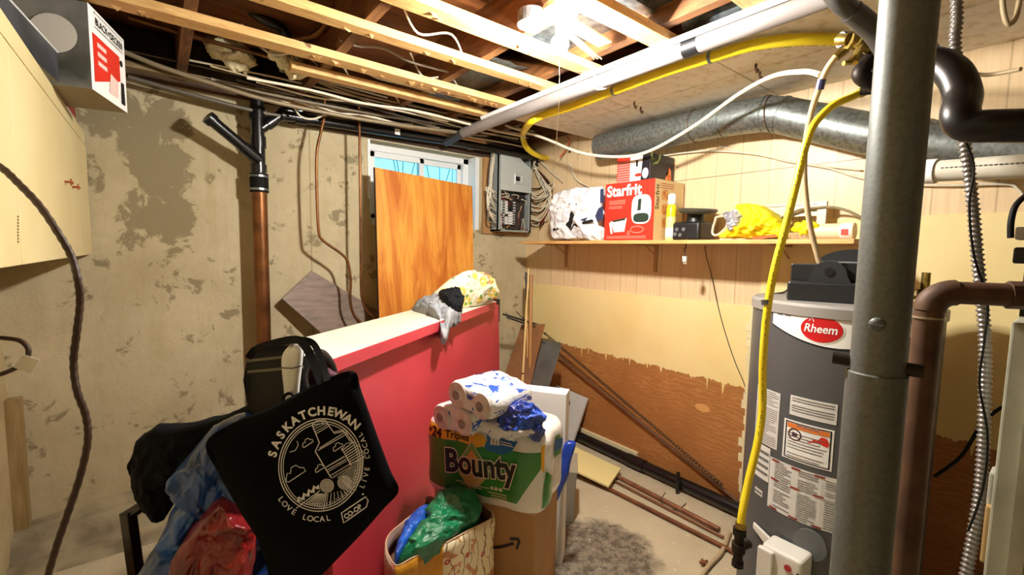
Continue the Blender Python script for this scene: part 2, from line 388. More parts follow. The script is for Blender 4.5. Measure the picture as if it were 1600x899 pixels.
# splintered wood where old ceiling boards were pulled off the strips
for i in range(46):
    y = random.choice((2.08, 2.08, 1.725, 1.44)); x = random.uniform(-.2, 1.5); m = MB()
    a = random.uniform(-.5, .5); l = random.uniform(.012, .035); c = Vector((x, y - .02 + .03 * random.random(), 2.199))
    m.add([c, c + Vector((l * math.cos(a), l * math.sin(a), 0)), c + Vector((l * .6, .006, -.012 * random.random() - .004))], [(0, 1, 2)]); m.plate(m.v[:3], (0, 0, .004))
    struct('splinter', m, M_strip, ce)
for i, (y0, y1) in enumerate(((1.60, 2.20), (1.00, 1.595), (.40, .995), (-.20, .395), (-.8, -.205), (-1.4, -.805), (-2.0, -1.405))):
    for (x0, x1) in ((1.60, 2.03), (2.035, 2.45)):
        m = MB(); m.bb((x0, y0, 2.186), (x1, y1, 2.2)); struct('ceiling_tile', m, M_tile, ce, bevel=.003)
for x in (-.36, .12, .645, 1.155, 1.50, 1.93):            # solid blocking over the far wall, sheet-metal pan between joists
    pass
m = MB(); m.bb((LX, DY - .01, 2.2), (DX, DY + .25, 2.25)); struct('trim_1', m, M_plate)
m = MB(); m.bb((LX, DY + .0, 2.25), (DX, DY + .04, 2.44)); struct('trim_2', m, M_plate)
m = MB(); m.bb((.62, DY - .03, 2.11), (DX, DY - .001, 2.2)); struct('trim_3', m, mat('window_header', '#4a3626', .8, c2='#33241a', scale=5, world=True))
m = MB()
for x0, x1, y0, y1 in ((1.18, 1.48, 1.78, 2.55),): m.grid(lambda a, b: Vector((x0 + a * (x1 - x0), y0 + b * (y1 - y0), 2.30 + .012 * nz((a * 3, b * 4, 0), 2))), 12, 20)
tag(mk('duct_pan', m, M_galvd, smooth=True, solid=.002), 'crumpled sheet metal pan fixed between the joists left of the bulb', 'duct')
m = MB(); m.tube([(.68, 1.15, 2.36), (1.13, 1.15, 2.36)], .0, 8) if False else None
m = MB(); m.bb((1.175, .9, 2.30), (1.48, 1.62, 2.305)); m.bb((1.175, 1.05, 2.288), (1.48, 1.09, 2.30)); m.bb((1.175, 1.5, 2.288), (1.48, 1.53, 2.30))
tag(mk('air_duct', m, M_galv), 'flat galvanised duct panel above the light bulb between joists', 'duct')
m = MB(); m.lathe((1.74, .55, 2.345), [(.085, 0), (.088, .01), (.088, .5), (.085, .51)], 32, ax=(0, 1, 0)); tag(mk('round_duct', m, M_galv, smooth=True), 'round silver duct between joists at the top edge beside wrapped pipe', 'duct')
# window
m = MB(); y0, y1 = DY + .10, DY + .17
for a, b in (((WX0, WZ0), (WX1, WZ0 + .05)), ((WX0, WZ1 - .045), (WX1, WZ1)), ((WX0, WZ0), (WX0 + .045, WZ1)), ((WX1 - .05, WZ0), (WX1, WZ1))): m.bb((a[0], y0, a[1]), (b[0], y1, b[1]))
wi = struct('window_1', m, M_white, bevel=.004)
m = MB(); sx = 1.53
for (x0, x1, yy) in ((WX0 + .045, sx + .02, y0 + .02), (sx - .02, WX1 - .05, y0 + .045)):
    for a, b in (((x0, WZ0 + .05), (x1, WZ0 + .085)), ((x0, WZ1 - .085), (x1, WZ1 - .045)), ((x0, WZ0 + .05), (x0 + .035, WZ1 - .045)), ((x1 - .035, WZ0 + .05), (x1, WZ1 - .045))): m.bb((a[0], yy - .012, a[1]), (b[0], yy + .012, b[1]))
struct('window_sash', m, M_white, wi, bevel=.003)
t = NT('window_glass'); t.b.inputs['Transmission Weight'].default_value = 1; t.b.inputs['Roughness'].default_value = .05; t.b.inputs['IOR'].default_value = 1.05; t.base((.9, .97, 1, 1))
m = MB(); m.bb((WX0 + .05, y0 + .018, WZ0 + .05), (sx, y0 + .022, WZ1 - .05)); struct('glass', m, t.m, wi)
m = MB(); m.bb((sx, y0 + .043, WZ0 + .05), (WX1 - .05, y0 + .047, WZ1 - .05)); struct('glass', m, t.m, wi)
m = MB(); m.bb((WX0 - .012, DY - .01, 1.72), (WX0 + .004, DY + .1, WZ1)); m.bb((WX1 - .004, DY - .004, WZ0), (WX1 + .03, DY + .1, WZ1)); struct('window_reveal', m, M_white, wi)
# daylight side: snow-blue window well with twigs
m = MB(); m.bb((WX0 - .3, DY + .80, 1.1), (WX1 + .5, DY + .84, 2.0)); struct('window_well', m, mat('well_blue', '#9fc4d6', .8, c2='#6f9fb8', scale=9, world=True), wi)
for i in range(12):
    m = MB(); x = random.uniform(1.45, 2.1); m.tube([(x, DY + .5, 1.5), (x + random.uniform(-.2, .2), DY + .45, 2.1 + .1 * random.random())], .004, 5); struct('twig', m, mat('twig', '#8b9aa0', .8), wi)
# post at the left frame edge = end trim of the left wall
m = MB(); m.bb((LX, DY - .06, 0), (LX + .048, DY, .70)); struct('trim_4', m, mat('left_post', '#a98f60', .7, c2='#8d7346', scale=8, stretch=(5, 5, .5), world=True))
# ================================================================ back wall things
def pipe(name, pts, r, m, label, catg, n=12, sm=8, group=None, parent=None):
    mb = MB(); mb.tube(cat(pts, sm) if sm else pts, r, n)
    o = mk(name, mb, m, parent, smooth=True)
    return tag(o, label, catg, group) if parent is None else o
# --- waste stack
sx_, sy_ = .445, 2.82
def V(*a): return Vector(a)
st = thing('waste_stack', (sx_, sy_, 0), 'black plastic drain stack with two angled branches above a copper pipe on the concrete wall', 'pipe')
m = MB(); m.tube([(sx_, sy_, 0), (sx_, sy_, 1.70)], .038, 20); mk('copper_pipe', m, M_copper, st, smooth=True)
m = MB(); m.tube([(sx_, sy_, 1.69), (sx_, sy_, 1.79)], .046, 20); mk('rubber_coupling', m, mat('rubber', '#131211', .7), st, smooth=True)
for z in (1.705, 1.775):
    m = MB(); m.lathe((sx_, sy_, z - .006), [(.047, 0), (.0485, .001), (.0485, .011), (.047, .012)], 24); m.box((sx_, sy_ - .05, z), (.02, .01, .012)); mk('hose_clamp', m, M_galv, st)
m = MB(); m.tube([(sx_, sy_, 1.78), (sx_, sy_, 2.44)], .034, 20)
for z0, z1 in ((1.80, 1.84), (1.93, 1.99), (2.08, 2.14)): m.tube([(sx_, sy_, z0), (sx_, sy_, z1)], .040, 20)
mk('stack_pipe', m, M_abs, st, smooth=True)
A0 = V(sx_ - .0, sy_ - .02, 1.86); A1 = ony(326, 184, sy_ - .10)
m = MB(); m.tube([A0, A0.lerp(A1, .35)], .033, 18); m.tube([A0.lerp(A1, .3), A1], .028, 18); m.tube([A0.lerp(A1, .92), A1.lerp(A0, -.02)], .034, 18); mk('capped_branch', m, M_abs, st, smooth=True)
B0 = V(sx_, sy_, 2.02); B1 = V(sx_ + .15, sy_ - .0, 2.155)
m = MB(); m.tube([B0, B1], .028, 18); m.tube([B0.lerp(B1, .3), B0.lerp(B1, .55)], .033, 18); m.tube([B1.lerp(B0, .15), B1, V(sx_ + .22, sy_, 2.165)], .033, 18); mk('branch', m, M_abs, st, smooth=True)
# --- horizontal drain to the right
hp = MB(); hp.tube([ony(440, 180, 2.80), ony(735, 226, 2.80), ony(840, 247, 2.80), V(2.42, 2.80, 2.09)], .028, 18)
for u, v in ((470, 185), (735, 226)): c = ony(u, v, 2.80); hp.tube([c - V(.03, 0, 0), c + V(.03, 0, 0)], .034, 18)
h = thing('drain_pipe', ony(440, 180, 2.80), 'long black drain pipe running above the window along the wall', 'pipe')
mk('pipe_run', hp, M_abs, h, smooth=True)
m = MB(); c = ony(621, 206, 2.77); m.box(c, (.034, .004, .036)); mk('label', m, M_white, h)
# --- copper tubes hanging
pts = [(507, 150), (507, 180), (501, 208), (495, 240), (495, 300), (498, 360), (505, 376), (535, 398), (544, 412), (548, 440), (547, 470), (553, 492), (566, 506), (590, 520)]
pipe('copper_tube', [ony(u, v, 2.73) for u, v in pts], .008, M_copper, 'bent copper tube hanging left, kinked halfway down', 'pipe')
pts = [(561, 160), (562, 230), (563, 330), (564, 440), (566, 468), (575, 488), (590, 498)]
pipe('copper_tube', [ony(u, v, 2.73) for u, v in pts], .0075, M_copper, 'straight copper tube beside the window, curving at the bottom', 'pipe')
# --- plank leaning behind the bar: two grey brown faces
q = [ony(u, v, y) for u, v, y in ((488, 424, 2.90), (591, 486, 2.90), (536, 540, 2.76), (440, 466, 2.80))]
q = [ony(487, 423, 2.9), ony(593, 487, 2.9), ony(530, 545, 2.80), ony(441, 467, 2.84)]
nn = (q[1] - q[0]).cross(q[3] - q[0]).normalized()
m = MB(); m.plate(q, nn * .018 * (1 if nn.y > 0 else -1)); pk = mk('leaning_board', m, mat('walnut_laminate', '#857263', .5, c2='#6f5e50', scale=8, stretch=(1, 6, 6)), bevel=.001)
tag(pk, 'grey-brown laminate board leaning on the concrete wall behind the white counter', 'board')
# --- big oak board
t = NT('orange_veneer'); co = t.coord(True, (2.4, 1, .42)); n = t.noise(co, 2.6, 8, .58, 1.6); n2 = t.noise(t.coord(True, (18, 1, 1.2)), 4, 4, .6)
c_ = t.mix(t.ramp(n, .40, .60), rgb('#b5631c'), rgb('#e09a3e')); c_ = t.mix(t.math('MULTIPLY', t.ramp(n2, .45, .7), .5), c_, rgb('#b05f18')); t.base(c_); t.b.inputs['Roughness'].default_value = .42
a, b, c, d = ony(586, 261, 2.72), ony(738, 291, 2.78), V(1.76, 2.62, .001), V(1.035, 2.56, .001)
m = MB(); m.plate([a, b, c, d], (0, .03, 0)); ob = mk('veneer_board', m, [t.m, mat('board_edge', '#3a2412', .7)], bevel=.002)
for p in ob.data.polygons:
    if abs(p.normal.y) < .5: p.material_index = 1
tag(ob, 'large orange wood-veneer board leaning in front of the window', 'board')
# --- electrical panel
PX0, PX1, PZ0, PZ1, PY = 2.06, 2.40, 1.545, 2.145, DY - .11
ep = thing('electrical_panel', (2.23, DY, PZ0), 'open grey electrical breaker panel with exposed wires beside the window', 'electrical panel')
m = MB(); m.bb((PX0 - .07, DY - .02, PZ0 - .02), (PX1 + .03, DY, PZ1)); mk('backing_board', m, mat('backing_ply', '#b98c58', .7, c2='#a2774a', scale=5, world=True), ep)
M_pgrey = mat('panel_grey', '#9ba09c', .42)
m = MB()
for a, b in (((PX0, PY, PZ0), (PX0 + .012, DY - .02, PZ1)), ((PX1 - .012, PY, PZ0), (PX1, DY - .02, PZ1)), ((PX0, PY, PZ0), (PX1, DY - .02, PZ0 + .012)), ((PX0, PY, PZ1 - .012), (PX1, DY - .02, PZ1)), ((PX0, DY - .03, PZ0), (PX1, DY - .02, PZ1))): m.bb(a, b)
m.bb((PX0, PY, PZ0), (PX0 + .035, PY + .006, PZ1)); m.bb((PX1 - .025, PY, PZ0), (PX1, PY + .006, PZ1))
mk('enclosure', m, M_pgrey, ep)
zc = 1.86
m = MB(); m.plate([(PX0 + .02, PY - .012, zc), (PX1 - .01, PY - .012, zc), (PX1 - .005, PY - .012, 2.05), (PX1 - .08, PY - .012, 2.09), (PX1 - .14, PY - .012, PZ1 - .015), (PX0 + .02, PY - .012, PZ1)], (0, .012, 0)); dr = mk('cover', m, mat('panel_cover', '#b9bdb8', .4), ep, bevel=.003)
m = MB(); cx_, cz_ = 2.255, 1.96; f = Fr((cx_, PY - .012, cz_), (1, 0, 0), (0, 0, 1)); m.lathe((cx_, PY - .011, cz_), [(.066, 0), (.05, .008), (.048, .008), (.04, .002)], 4, ax=(0, -1, 0)); mk('raised_square', m, mat('panel_cover', '#b9bdb8'), dr)
m = MB(); m.box((cx_ - .01, PY - .016, cz_), (.034, .012, .034)); mk('main_switch', m, M_black, dr)
m = MB(); m.bb((PX0 + .035, DY - .05, PZ0 + .02), (PX1 - .02, DY - .032, zc)); mk('inner_plate', m, mat('panel_inner', '#3a332d', .6), ep)
M_brk = mat('breaker_black', '#141416', .35); M_brw = mat('breaker_white', '#dcdcd8', .4)
for r in range(9):
    for k in range(2):
        x = 2.115 + k * .075; z = 1.775 - r * .0205; white = (k == 0 and r < 5) or (k == 0 and r > 5) or (k == 1 and 4 <= r <= 8)
        m = MB(); m.box((x + .03, PY + .045, z), (.066, .05, .018)); br = mk('breaker', m, M_brw if white else M_brk, ep, bevel=.0015)
        m = MB(); m.box((x + .015 + .03 * k, PY + .014, z), (.018, .014, .008)); mk('breaker_toggle', m, M_brk if white else M_brw, br)
cols = [M_wire, M_wire, mat('wire_red', '#8d2a1c', .5), mat('wire_black', '#15130f', .5), mat('wire_bare', '#b98a52', .4, .6)]
for i in range(26):                              # slack wires inside the open box
    x = random.uniform(PX0 + .04, PX1 - .03); z = random.choice((random.uniform(1.80, 1.86), random.uniform(1.56, 1.60), random.uniform(1.6, 1.8)))
    if 1.6 < z < 1.8: x = random.choice((random.uniform(PX0 + .04, PX0 + .055), random.uniform(2.30, PX1 - .03)))
    p = [V(x, PY + .03, z)]
    for k in range(3): p.append(p[-1] + V(random.uniform(-.06, .06) if not (1.6 < z < 1.8) else random.uniform(-.012, .012), random.uniform(-.008, .008), random.uniform(-.03, .02) if not (1.6 < z < 1.8) else random.uniform(-.07, -.02)))
    p = [V(min(max(q.x, PX0 + .04), PX1 - .02), q.y, min(max(q.z, PZ0 + .02), zc - .005)) for q in p]
    pipe('wire', p, .003, cols[i % 5], '', '', 6, 5, parent=ep)
ofs = ep
for i in range(12):                              # loops of white cable into the left side
    z = 1.60 + i * .022; x0 = 2.03 - .006 * (i % 5)
    pipe('cable', [V(2.02 + .01 * (i % 4), 2.84, 2.17), V(2.01 - .008 * (i % 5), 2.81, 2.02), V(1.985 - .006 * (i % 6), 2.80, 1.84), V(1.975 - .004 * (i % 6) + random.uniform(-.015, .02), 2.80, z + .05 + random.uniform(-.03, .03)), V(2.02, 2.81, z), V(PX0 + .005, 2.84, z - .012)], .0055, M_wire if i % 4 else mat('cable_grey', '#6c665c', .5), '', '', 8, 6, parent=ep)
for i in range(16):                              # and the right side
    z = 1.62 + i * .019; r = .04 + .010 * (i % 5)
    pipe('cable', [V(2.40 + .0 * i, 2.80 - .01 * (i % 3), 2.12 - .02 * (i % 4)), V(2.415, 2.77 - .012 * (i % 4), 2.0), V(2.425, 2.70 - r + random.uniform(-.03, .03), 1.84 + .02 * (i % 3)), V(2.425, 2.70 - r + random.uniform(-.03, .04), z + random.uniform(-.02, .05)), V(2.42, 2.76 + random.uniform(-.03, .02), z - .03 + random.uniform(-.02, .03)), V(PX1, 2.84, z)], .0052, M_wire if i % 5 else cols[3], '', '', 8, 6, parent=ep)
for i, c_ in enumerate((cols[2], cols[3], M_copper)): pipe('cable', [V(2.41, 2.77, 2.05), V(2.432, 2.66 - .02 * i, 1.9), V(2.43, 2.64, 1.72), V(2.41, 2.72, 1.62 - .02 * i)], .006, c_, '', '', 8, 6, parent=ep)
# --- cables and pipes under the joists at the far wall
def run(name, px, y, r, m, label, catg, g=None): return pipe(name, [ony(u, v, y if not isinstance(y, list) else y[i]) for i, (u, v) in enumerate(px)], r, m, label, catg, 10, 5, g)
run('copper_pipe', [(150, 62), (240, 100), (330, 130), (440, 162), (600, 192), (760, 212)], 2.62, .011, mat('dull_pipe', '#8a7a60', .5, .3), 'dull supply pipe running lowest under the joists from the left cabinet', 'pipe')
run('copper_pipe', [(200, 120), (300, 148), (420, 178), (520, 190), (700, 212), (770, 222)], 2.80, .011, mat('grey_pipe', '#6d6457', .5, .3), 'grey pipe tight against the top of the concrete wall', 'pipe')
run('copper_pipe', [(200, 26), (320, 62), (450, 97), (560, 130)], 2.5, .010, M_copper, 'dark copper pipe between the first two strips above the drain stack', 'pipe')
for i, (px, y, col, lab) in enumerate((
    ([(430, 148), (480, 160), (540, 180), (640, 196), (720, 208)], 2.66, M_wire, 'upper cream cable in the bundle above the window'),
    ([(440, 158), (500, 176), (600, 190), (690, 206), (780, 222)], 2.70, M_wire, 'middle cream cable in the bundle above the window'),
    ([(460, 168), (470, 182), (490, 186), (520, 178), (600, 182), (680, 196)], 2.68, M_wire, 'cream cable that dips in a loop right of the drain stack'),
    ([(480, 120), (520, 138), (560, 152), (600, 168), (700, 190)], 2.6, mat('cable_tan', '#a89470', .5), 'tan cable crossing behind the strips above the copper tubes'),
    ([(530, 62), (560, 72), (600, 76), (640, 96), (700, 112)], 1.95, mat('cable_grey2', '#857a68', .5), 'grey cable sagging between the joists in the ceiling centre'),
    ([(570, 110), (590, 122), (640, 134), (680, 146)], 2.2, M_wire, 'short white cable lying above the third strip'))):
    run('cable', px, y, .0055, col, lab, 'cable')
pipe('drain_pipe', [P(350, -12, 2.0), P(385, 12, 2.02), P(415, 32, 2.05), P(440, 45, 2.1), P(452, 62, 2.15), P(455, 75, 2.3)], .022, M_abs, 'short black pipe bending up into the ceiling at the top left', 'pipe')
pipe('copper_pipe', [P(535, -10, 1.9), P(520, 20, 1.92), P(508, 40, 1.95), P(490, 55, 2.0), P(460, 60, 2.05)], .014, M_copper, 'curved copper pipe between joists near the top centre left', 'pipe')
# --- insulation tufts
M_ins = mat('insulation', '#efe2ba', .95, c2='#b8a678', scale=14, bump=.8, bs=60, bd=.01)
for i, (u, v, d, s_) in enumerate(((352, 76, 2.12, (.07, .035, .03)), (374, 93, 2.14, (.04, .03, .03)), (448, 88, 2.12, (.045, .035, .035)), (462, 108, 2.14, (.03, .03, .03)), (225, 90, 2.28, (.08, .04, .035)), (300, 108, 2.34, (.08, .04, .025)))):
    c = P(u, v, d); mb = blob(c, ((1, 0, 0), (0, 1, 0), (0, 0, 1)), s_, .022, 22, 40, 24, 1, i)
    tag(mk('insulation', mb, M_ins, smooth=True, auto=180), 'yellowed fibre insulation poking out of the joists above the drain stack', 'insulation', kind='stuff')
m = MB()
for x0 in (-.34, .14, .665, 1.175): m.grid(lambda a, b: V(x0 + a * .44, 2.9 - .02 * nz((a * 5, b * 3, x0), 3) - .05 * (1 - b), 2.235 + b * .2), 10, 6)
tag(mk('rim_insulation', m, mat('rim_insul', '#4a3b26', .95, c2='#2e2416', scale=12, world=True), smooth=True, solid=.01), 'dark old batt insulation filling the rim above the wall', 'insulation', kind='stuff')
# --- light fixture
FX = V(BULB.x, BULB.y, 2.2322)
lf = thing('ceiling_light', FX, 'bare glowing bulb in a white porcelain lampholder with a pull string', 'light')
m = MB(); m.lathe(FX - V(0, 0, .045), [(.018, 0), (.05, .004), (.062, .02), (.062, .036), (.055, .045)], 36); mk('lampholder', m, mat('porcelain', '#eee9dd', .25), lf, smooth=True)
m = MB(); m.lathe(BULB + V(0, 0, .028), [(.014, 0), (.016, .012), (.022, .06)], 20); mk('socket', m, MATS['porcelain'], lf, smooth=True)
m = MB(); prof = [(.031 * math.sin(a) + 1e-4, -.031 * math.cos(a)) for a in [math.pi * k / 12 for k in range(11)]] + [(.014, .04)]; m.lathe(BULB, prof, 24); bl = mk('bulb', m, mat('bulb_glow', '#fff3d6', .5, emit=60), lf, smooth=True)
SP = BULB + V(-.02, -.02, -.02)
m = MB(); m.tube([SP + V(0, 0, .06), SP, V(SP.x - .004, SP.y - .01, 1.9), V(SP.x - .008, SP.y, 1.68)], .0012, 6); mk('pull_string', m, mat('string', '#cfc6b2', .8), lf)
JB = onz(830, 34, 2.24)
jb = thing('junction_box', JB, 'round metal junction box with loose white wires beside the lampholder', 'electrical box')
m = MB(); m.lathe(JB - V(0, 0, .012), [(.05, 0), (.052, .001), (.052, .045), (.0, .046)], 24); m2 = mk('box', m, M_galv, jb)
for i in range(5):
    a = i * 1.3; pipe('wire', [JB + V(.05 * math.cos(a), .05 * math.sin(a), -.01), JB + V(.02, 0, -.03), JB + V(-.03 * math.cos(a), .03, -.02), JB + V(-.045, .01, -.005)], .003, M_wire, '', '', 6, 5, parent=jb)
m = MB(); a = onz(878, 30, 2.19); b = onz(945, 70, 2.19); f = (b - a).normalized(); s = V(-f.y, f.x, 0) * .03
m.plate([a - s, b - s, b + s, a + s], (0, 0, .006)); tag(mk('wood_scrap', m, mat('green_wood', '#a9c29a', .7, c2='#e6ddc4', scale=18, world=True)), 'green-stained wood scrap nailed up right of the bulb', 'wood')
for i in range(3): pipe('cable', [onz(880 + 4 * i, 45 + 6 * i, 2.17), onz(905, 62 + 5 * i, 2.16), onz(925, 80 + 4 * i, 2.17), onz(940 - 6 * i, 92, 2.18)], .003, M_wire, ('upper', 'middle', 'lower')[i] + ' of the thin white wires trailing right of the bulb', 'cable', 6)
# --- wrapped pipe
wp = thing('wrapped_pipe', (1.60, 1.4, 2.15), 'long foam-wrapped white pipe running along the ceiling tiles past the bulb', 'pipe')
M_foam = mat('grey_wrap', '#938b87', .6, c2='#7f7773', scale=10, stretch=(1, .3, 1), world=True, bump=.3, bs=30)
def wq(u, v): return onx(u, v, 1.585)
m = MB(); m.tube([V(1.585, 2.55, 2.155), V(1.585, 2.0, 2.16), V(1.585, 1.0, 2.165), V(1.585, -.6, 2.165)], .033, 20); mk('foam_sleeve', m, M_foam, wp, smooth=True)
m = MB(); m.tube([V(1.585, 2.78, 2.13), V(1.585, 2.54, 2.155)], .026, 18); mk('bare_end', m, mat('grey_end', '#3d3a38', .5), wp, smooth=True)
m = MB(); m.tube([V(1.555, 2.3, 2.188), V(1.545, 1.4, 2.19), V(1.545, -.6, 2.19)], .012, 10); mk('conduit', m, M_white, wp, smooth=True)
m = MB(); m.tube([V(1.585, .93, 2.165), V(1.585, .99, 2.165)], .0345, 20); mk('black_tape', m, M_black, wp, smooth=True)
m = MB(); m.tube(cat([V(1.545, 1.40, 2.205), V(1.552, 1.40, 2.13), V(1.585, 1.40, 2.126), V(1.62, 1.38, 2.145), V(1.622, 1.38, 2.2)], 6), .004, 6); mk('tie', m, M_white, wp)
m = MB(); m.grid(lambda a, b: V(1.60 + .035 * b + .004 * math.sin(a * 31), 2.3 - a * 2.6, 2.183 - .0 * b + .002 * math.sin(a * 17)), 60, 2); mk('plastic_edge', m, mat('edge_strip', '#e6dcc8', .6), wp, solid=.002)
# --- yellow gas hose
M_gas = mat('gas_yellow', '#f8e02c', .42, c2='#f0cf1c', scale=6, world=True)
yz = 2.16
gp = [onz(u, v, yz) for u, v in ((1316, 62), (1250, 62), (1180, 70), (1110, 90), (1040, 112), (960, 142), (890, 168), (850, 180))]
gp += [onz(828, 192, 2.13), ony(817, 212, 2.50), ony(824, 232, 2.58), ony(843, 244, 2.66), ony(870, 250, 2.74), ony(905, 251, 2.83)]
gh = thing('gas_hose', gp[0], 'thick yellow gas hose strapped under the ceiling tiles to the brass fitting', 'hose')
m = MB(); m.tube(cat(gp, 8), .0205, 16); m.cur = 1; ghm = m
for k in (3, 5):
    p = gp[k]; m = MB(); dd = (gp[k + 1] - gp[k]).normalized(); m.tube([p - dd * .006, p + dd * .006],   .0225, 16); m.box(p + V(.03, 0, .03), (.012, .012, .03)); mk('clip', m, M_galv, gh)
m = ghm
for k in range(60):                               # printed dashes along the hose
    i = random.uniform(0, 6.5); a = gp[int(i)].lerp(gp[int(i) + 1], i % 1); d_ = (gp[int(i) + 1] - gp[int(i)]).normalized(); s_ = V(-d_.y, d_.x, 0)
    m.box(a - V(0, 0, .0206) - s_ * 0.0, (.003, .008, .0008), Matrix((s_, d_, V(0, 0, 1))).transposed())
mk('hose', m, [M_gas, mat('hose_print', '#6d5c0e', .6)], gh, smooth=True)
# --- second yellow gas hose down to the water heater
hp2 = [P(1352, 142, 1.30), P(1330, 152, 1.28), P(1300, 166, 1.27), P(1272, 195, 1.26), P(1258, 230, 1.26), P(1246, 280, 1.26), P(1226, 360, 1.27), P(1208, 430, 1.28), P(1197, 500, 1.29), P(1192, 570, 1.30), P(1191, 640, 1.31), P(1184, 690, 1.31), P(1170, 750, 1.30), P(1160, 800, 1.29), P(1157, 826, 1.29)]
g2 = thing('gas_hose', hp2[-1], 'thin yellow gas hose hanging down in front of the water heater', 'hose')
m = MB(); m.tube(cat(hp2, 8), .0105, 14); m.cur = 1; g2m = m
for k, r in ((0, .014), (-1, .016)):
    a, b = (hp2[0], hp2[1]) if k == 0 else (hp2[-1], hp2[-2]); m = MB(); m.tube([a, a.lerp(b, .35)], r, 8); mk('fitting', m, M_brass, g2)
m = MB(); m.tube([P(1197, 468, 1.29) , P(1198, 476, 1.29)], .0135, 12); mk('clamp', m, M_galv, g2)
m = g2m
for i in range(70):
    k = random.uniform(3.2, 11); a = hp2[int(k)].lerp(hp2[int(k) + 1], k % 1); m.box(a + (CAM - a).normalized() * .0100 - Bv * .003, (.0015, .0015, .005))
mk('hose', m, [M_gas, mat('hose_print', '#6d5c0e', .6)], g2, smooth=True)
m = MB(); a = P(1156, 826, 1.30)
m.tube([a + V(0, 0, .01), a - V(0, 0, .10)], .013, 12); m.tube([a, a - V(0, 0, .02)], .019, 8); m.tube([a - V(0, 0, .045), a - V(0, 0, .07)], .019, 12); m.tube([a - V(0, 0, .1), a - V(0, 0, .115)], .017, 8); m.tube([a - V(0, 0, .057), a - V(0, 0, .057) + V(.04, -.01, -.0)], .013, 12)
mk('drip_leg', m, mat('black_iron', '#1d1916', .5, .5, c2='#332a22', scale=30), g2, smooth=True)
# --- pex riser, and its branch
pp = [P(1322, 76, 1.32), P(1305, 90, 1.33), P(1290, 112, 1.35), P(1281, 135, 1.37), P(1268, 175, 1.42), P(1258, 230, 1.48), P(1257, 280, 1.52), P(1262, 330, 1.55), P(1270, 372, 1.58), P(1280, 410, 1.6)]
rs = thing('water_tube', pp[-1], 'beige plastic water tube dropping behind the yellow hose to the heater', 'tube')
m = MB(); m.tube(cat(pp, 8), .009, 12); mk('tube', m, mat('pex', '#ceb68d', .45), rs, smooth=True)
m = MB(); m.tube([P(1284, 124, 1.36), P(1280, 140, 1.37)], .012, 10); mk('crimp_ring', m, mat('crimp', '#33305a', .4), rs)
for a, b in ((0, 1),): m = MB(); m.tube([pp[0], pp[1]], .013, 8); mk('fitting', m, M_brass, rs)
pipe('cable', [P(1282, 117, 1.36), P(1255, 112, 1.45), P(1205, 120, 1.7), P(1150, 150, 1.95), P(1080, 200, 2.2), P(1010, 238, 2.45), P(960, 245, 2.6), P(905, 238, 2.75), P(850, 216, 2.9), P(790, 196, 3.0)], .0085, mat('pex_white', '#e2d9c2', .45), 'long white plastic water line crossing in front of the silver duct', 'tube')
for (px, lab) in (([(890, 256), (898, 276), (905, 284), (920, 292)], 'white cable dropping from the yellow hose end to the white bag'), ([(842, 250), (860, 268), (880, 285)], 'cream cable slanting across the panelling beside the breaker box')):
    pipe('cable', [onx(u, v, 2.425) for u, v in px], .005, M_wire, lab, 'cable')
pipe('cable', [onx(u, v, 2.43) for u, v in ((985, 254), (1040, 243), (1080, 238), (1120, 236), (1180, 241), (1230, 252), (1290, 262), (1345, 278), (1420, 288), (1480, 290), (1570, 288), (1590, 296), (1602, 312))], .0048, M_wire, 'lower white cable stapled across the panelling above the shelf', 'cable')
pipe('cable', [onx(u, v, 2.435) for u, v in ((1122, 226), (1150, 236), (1200, 245), (1250, 255), (1300, 261), (1345, 266))], .004, M_wire, 'upper white cable stapled across the panelling above the shelf', 'cable')
pipe('cable', [onx(u, v, 2.38) for u, v in ((875, 246), (885, 232), (890, 220), (884, 212))], .005, mat('wire_orange', '#c65a30', .5), 'orange-red cable looping up behind the yellow hose end', 'cable')
# --- galvanised round duct
dpts = [V(2.3, 2.02, 2.083), V(2.3, 1.75, 2.083), V(2.3, 1.45, 2.083), V(2.3, 1.2, 2.083), onx(1196, 178, 2.3), onx(1222, 180, 2.3), onx(1350, 208, 2.3), onx(1440, 222, 2.3), onx(1520, 230, 2.3), onx(1750, 248, 2.3)]
dd = thing('round_duct', dpts[4], 'long silver round heating duct along the panelled wall under the tiles', 'duct')
m = MB(); m.tube(dpts, .082, 28); mk('pipe', m, M_galvd, dd, smooth=True)
for k in (1, 3, 4, 5, 7, 8):
    a = dpts[k]; t_ = (dpts[k + 1] - dpts[k - 1]).normalized(); m = MB(); m.tube([a - t_ * .006, a + t_ * .006], .085, 28); mk('seam_ring', m, M_galvd, dd, smooth=True)
for k in (2, 4):
    a = dpts[k].lerp(dpts[k + 1], .4); m = MB(); m.tube([a + V(.0, .09 * math.cos(q), .09 * math.sin(q)) if False else a + V(.086 * math.cos(q), 0, .086 * math.sin(q)) for q in [i * math.pi / 10 for i in range(20)]], .0025, 5, closed=True); mk('hanger_wire', m, M_plate, dd)
for (u, v, lab) in ((991, 164, 'dark twisted hook in the ceiling tiles, leftmost of the four'), (1001, 172, 'dark hook in the ceiling tiles, second from the left'), (1181, 106, 'dark hook above the duct elbow, third from the left'), (1187, 118, 'dark hook above the duct elbow, rightmost of the four')):
    m = MB(); c = onz(u, v, 2.17); m.tube(cat([c + V(0, 0, .016), c, c + V(.012, 0, -.014), c + V(.02, 0, -.002)], 4), .005, 6); tag(mk('ceiling_hook', m, M_plate, smooth=True), lab, 'hook')
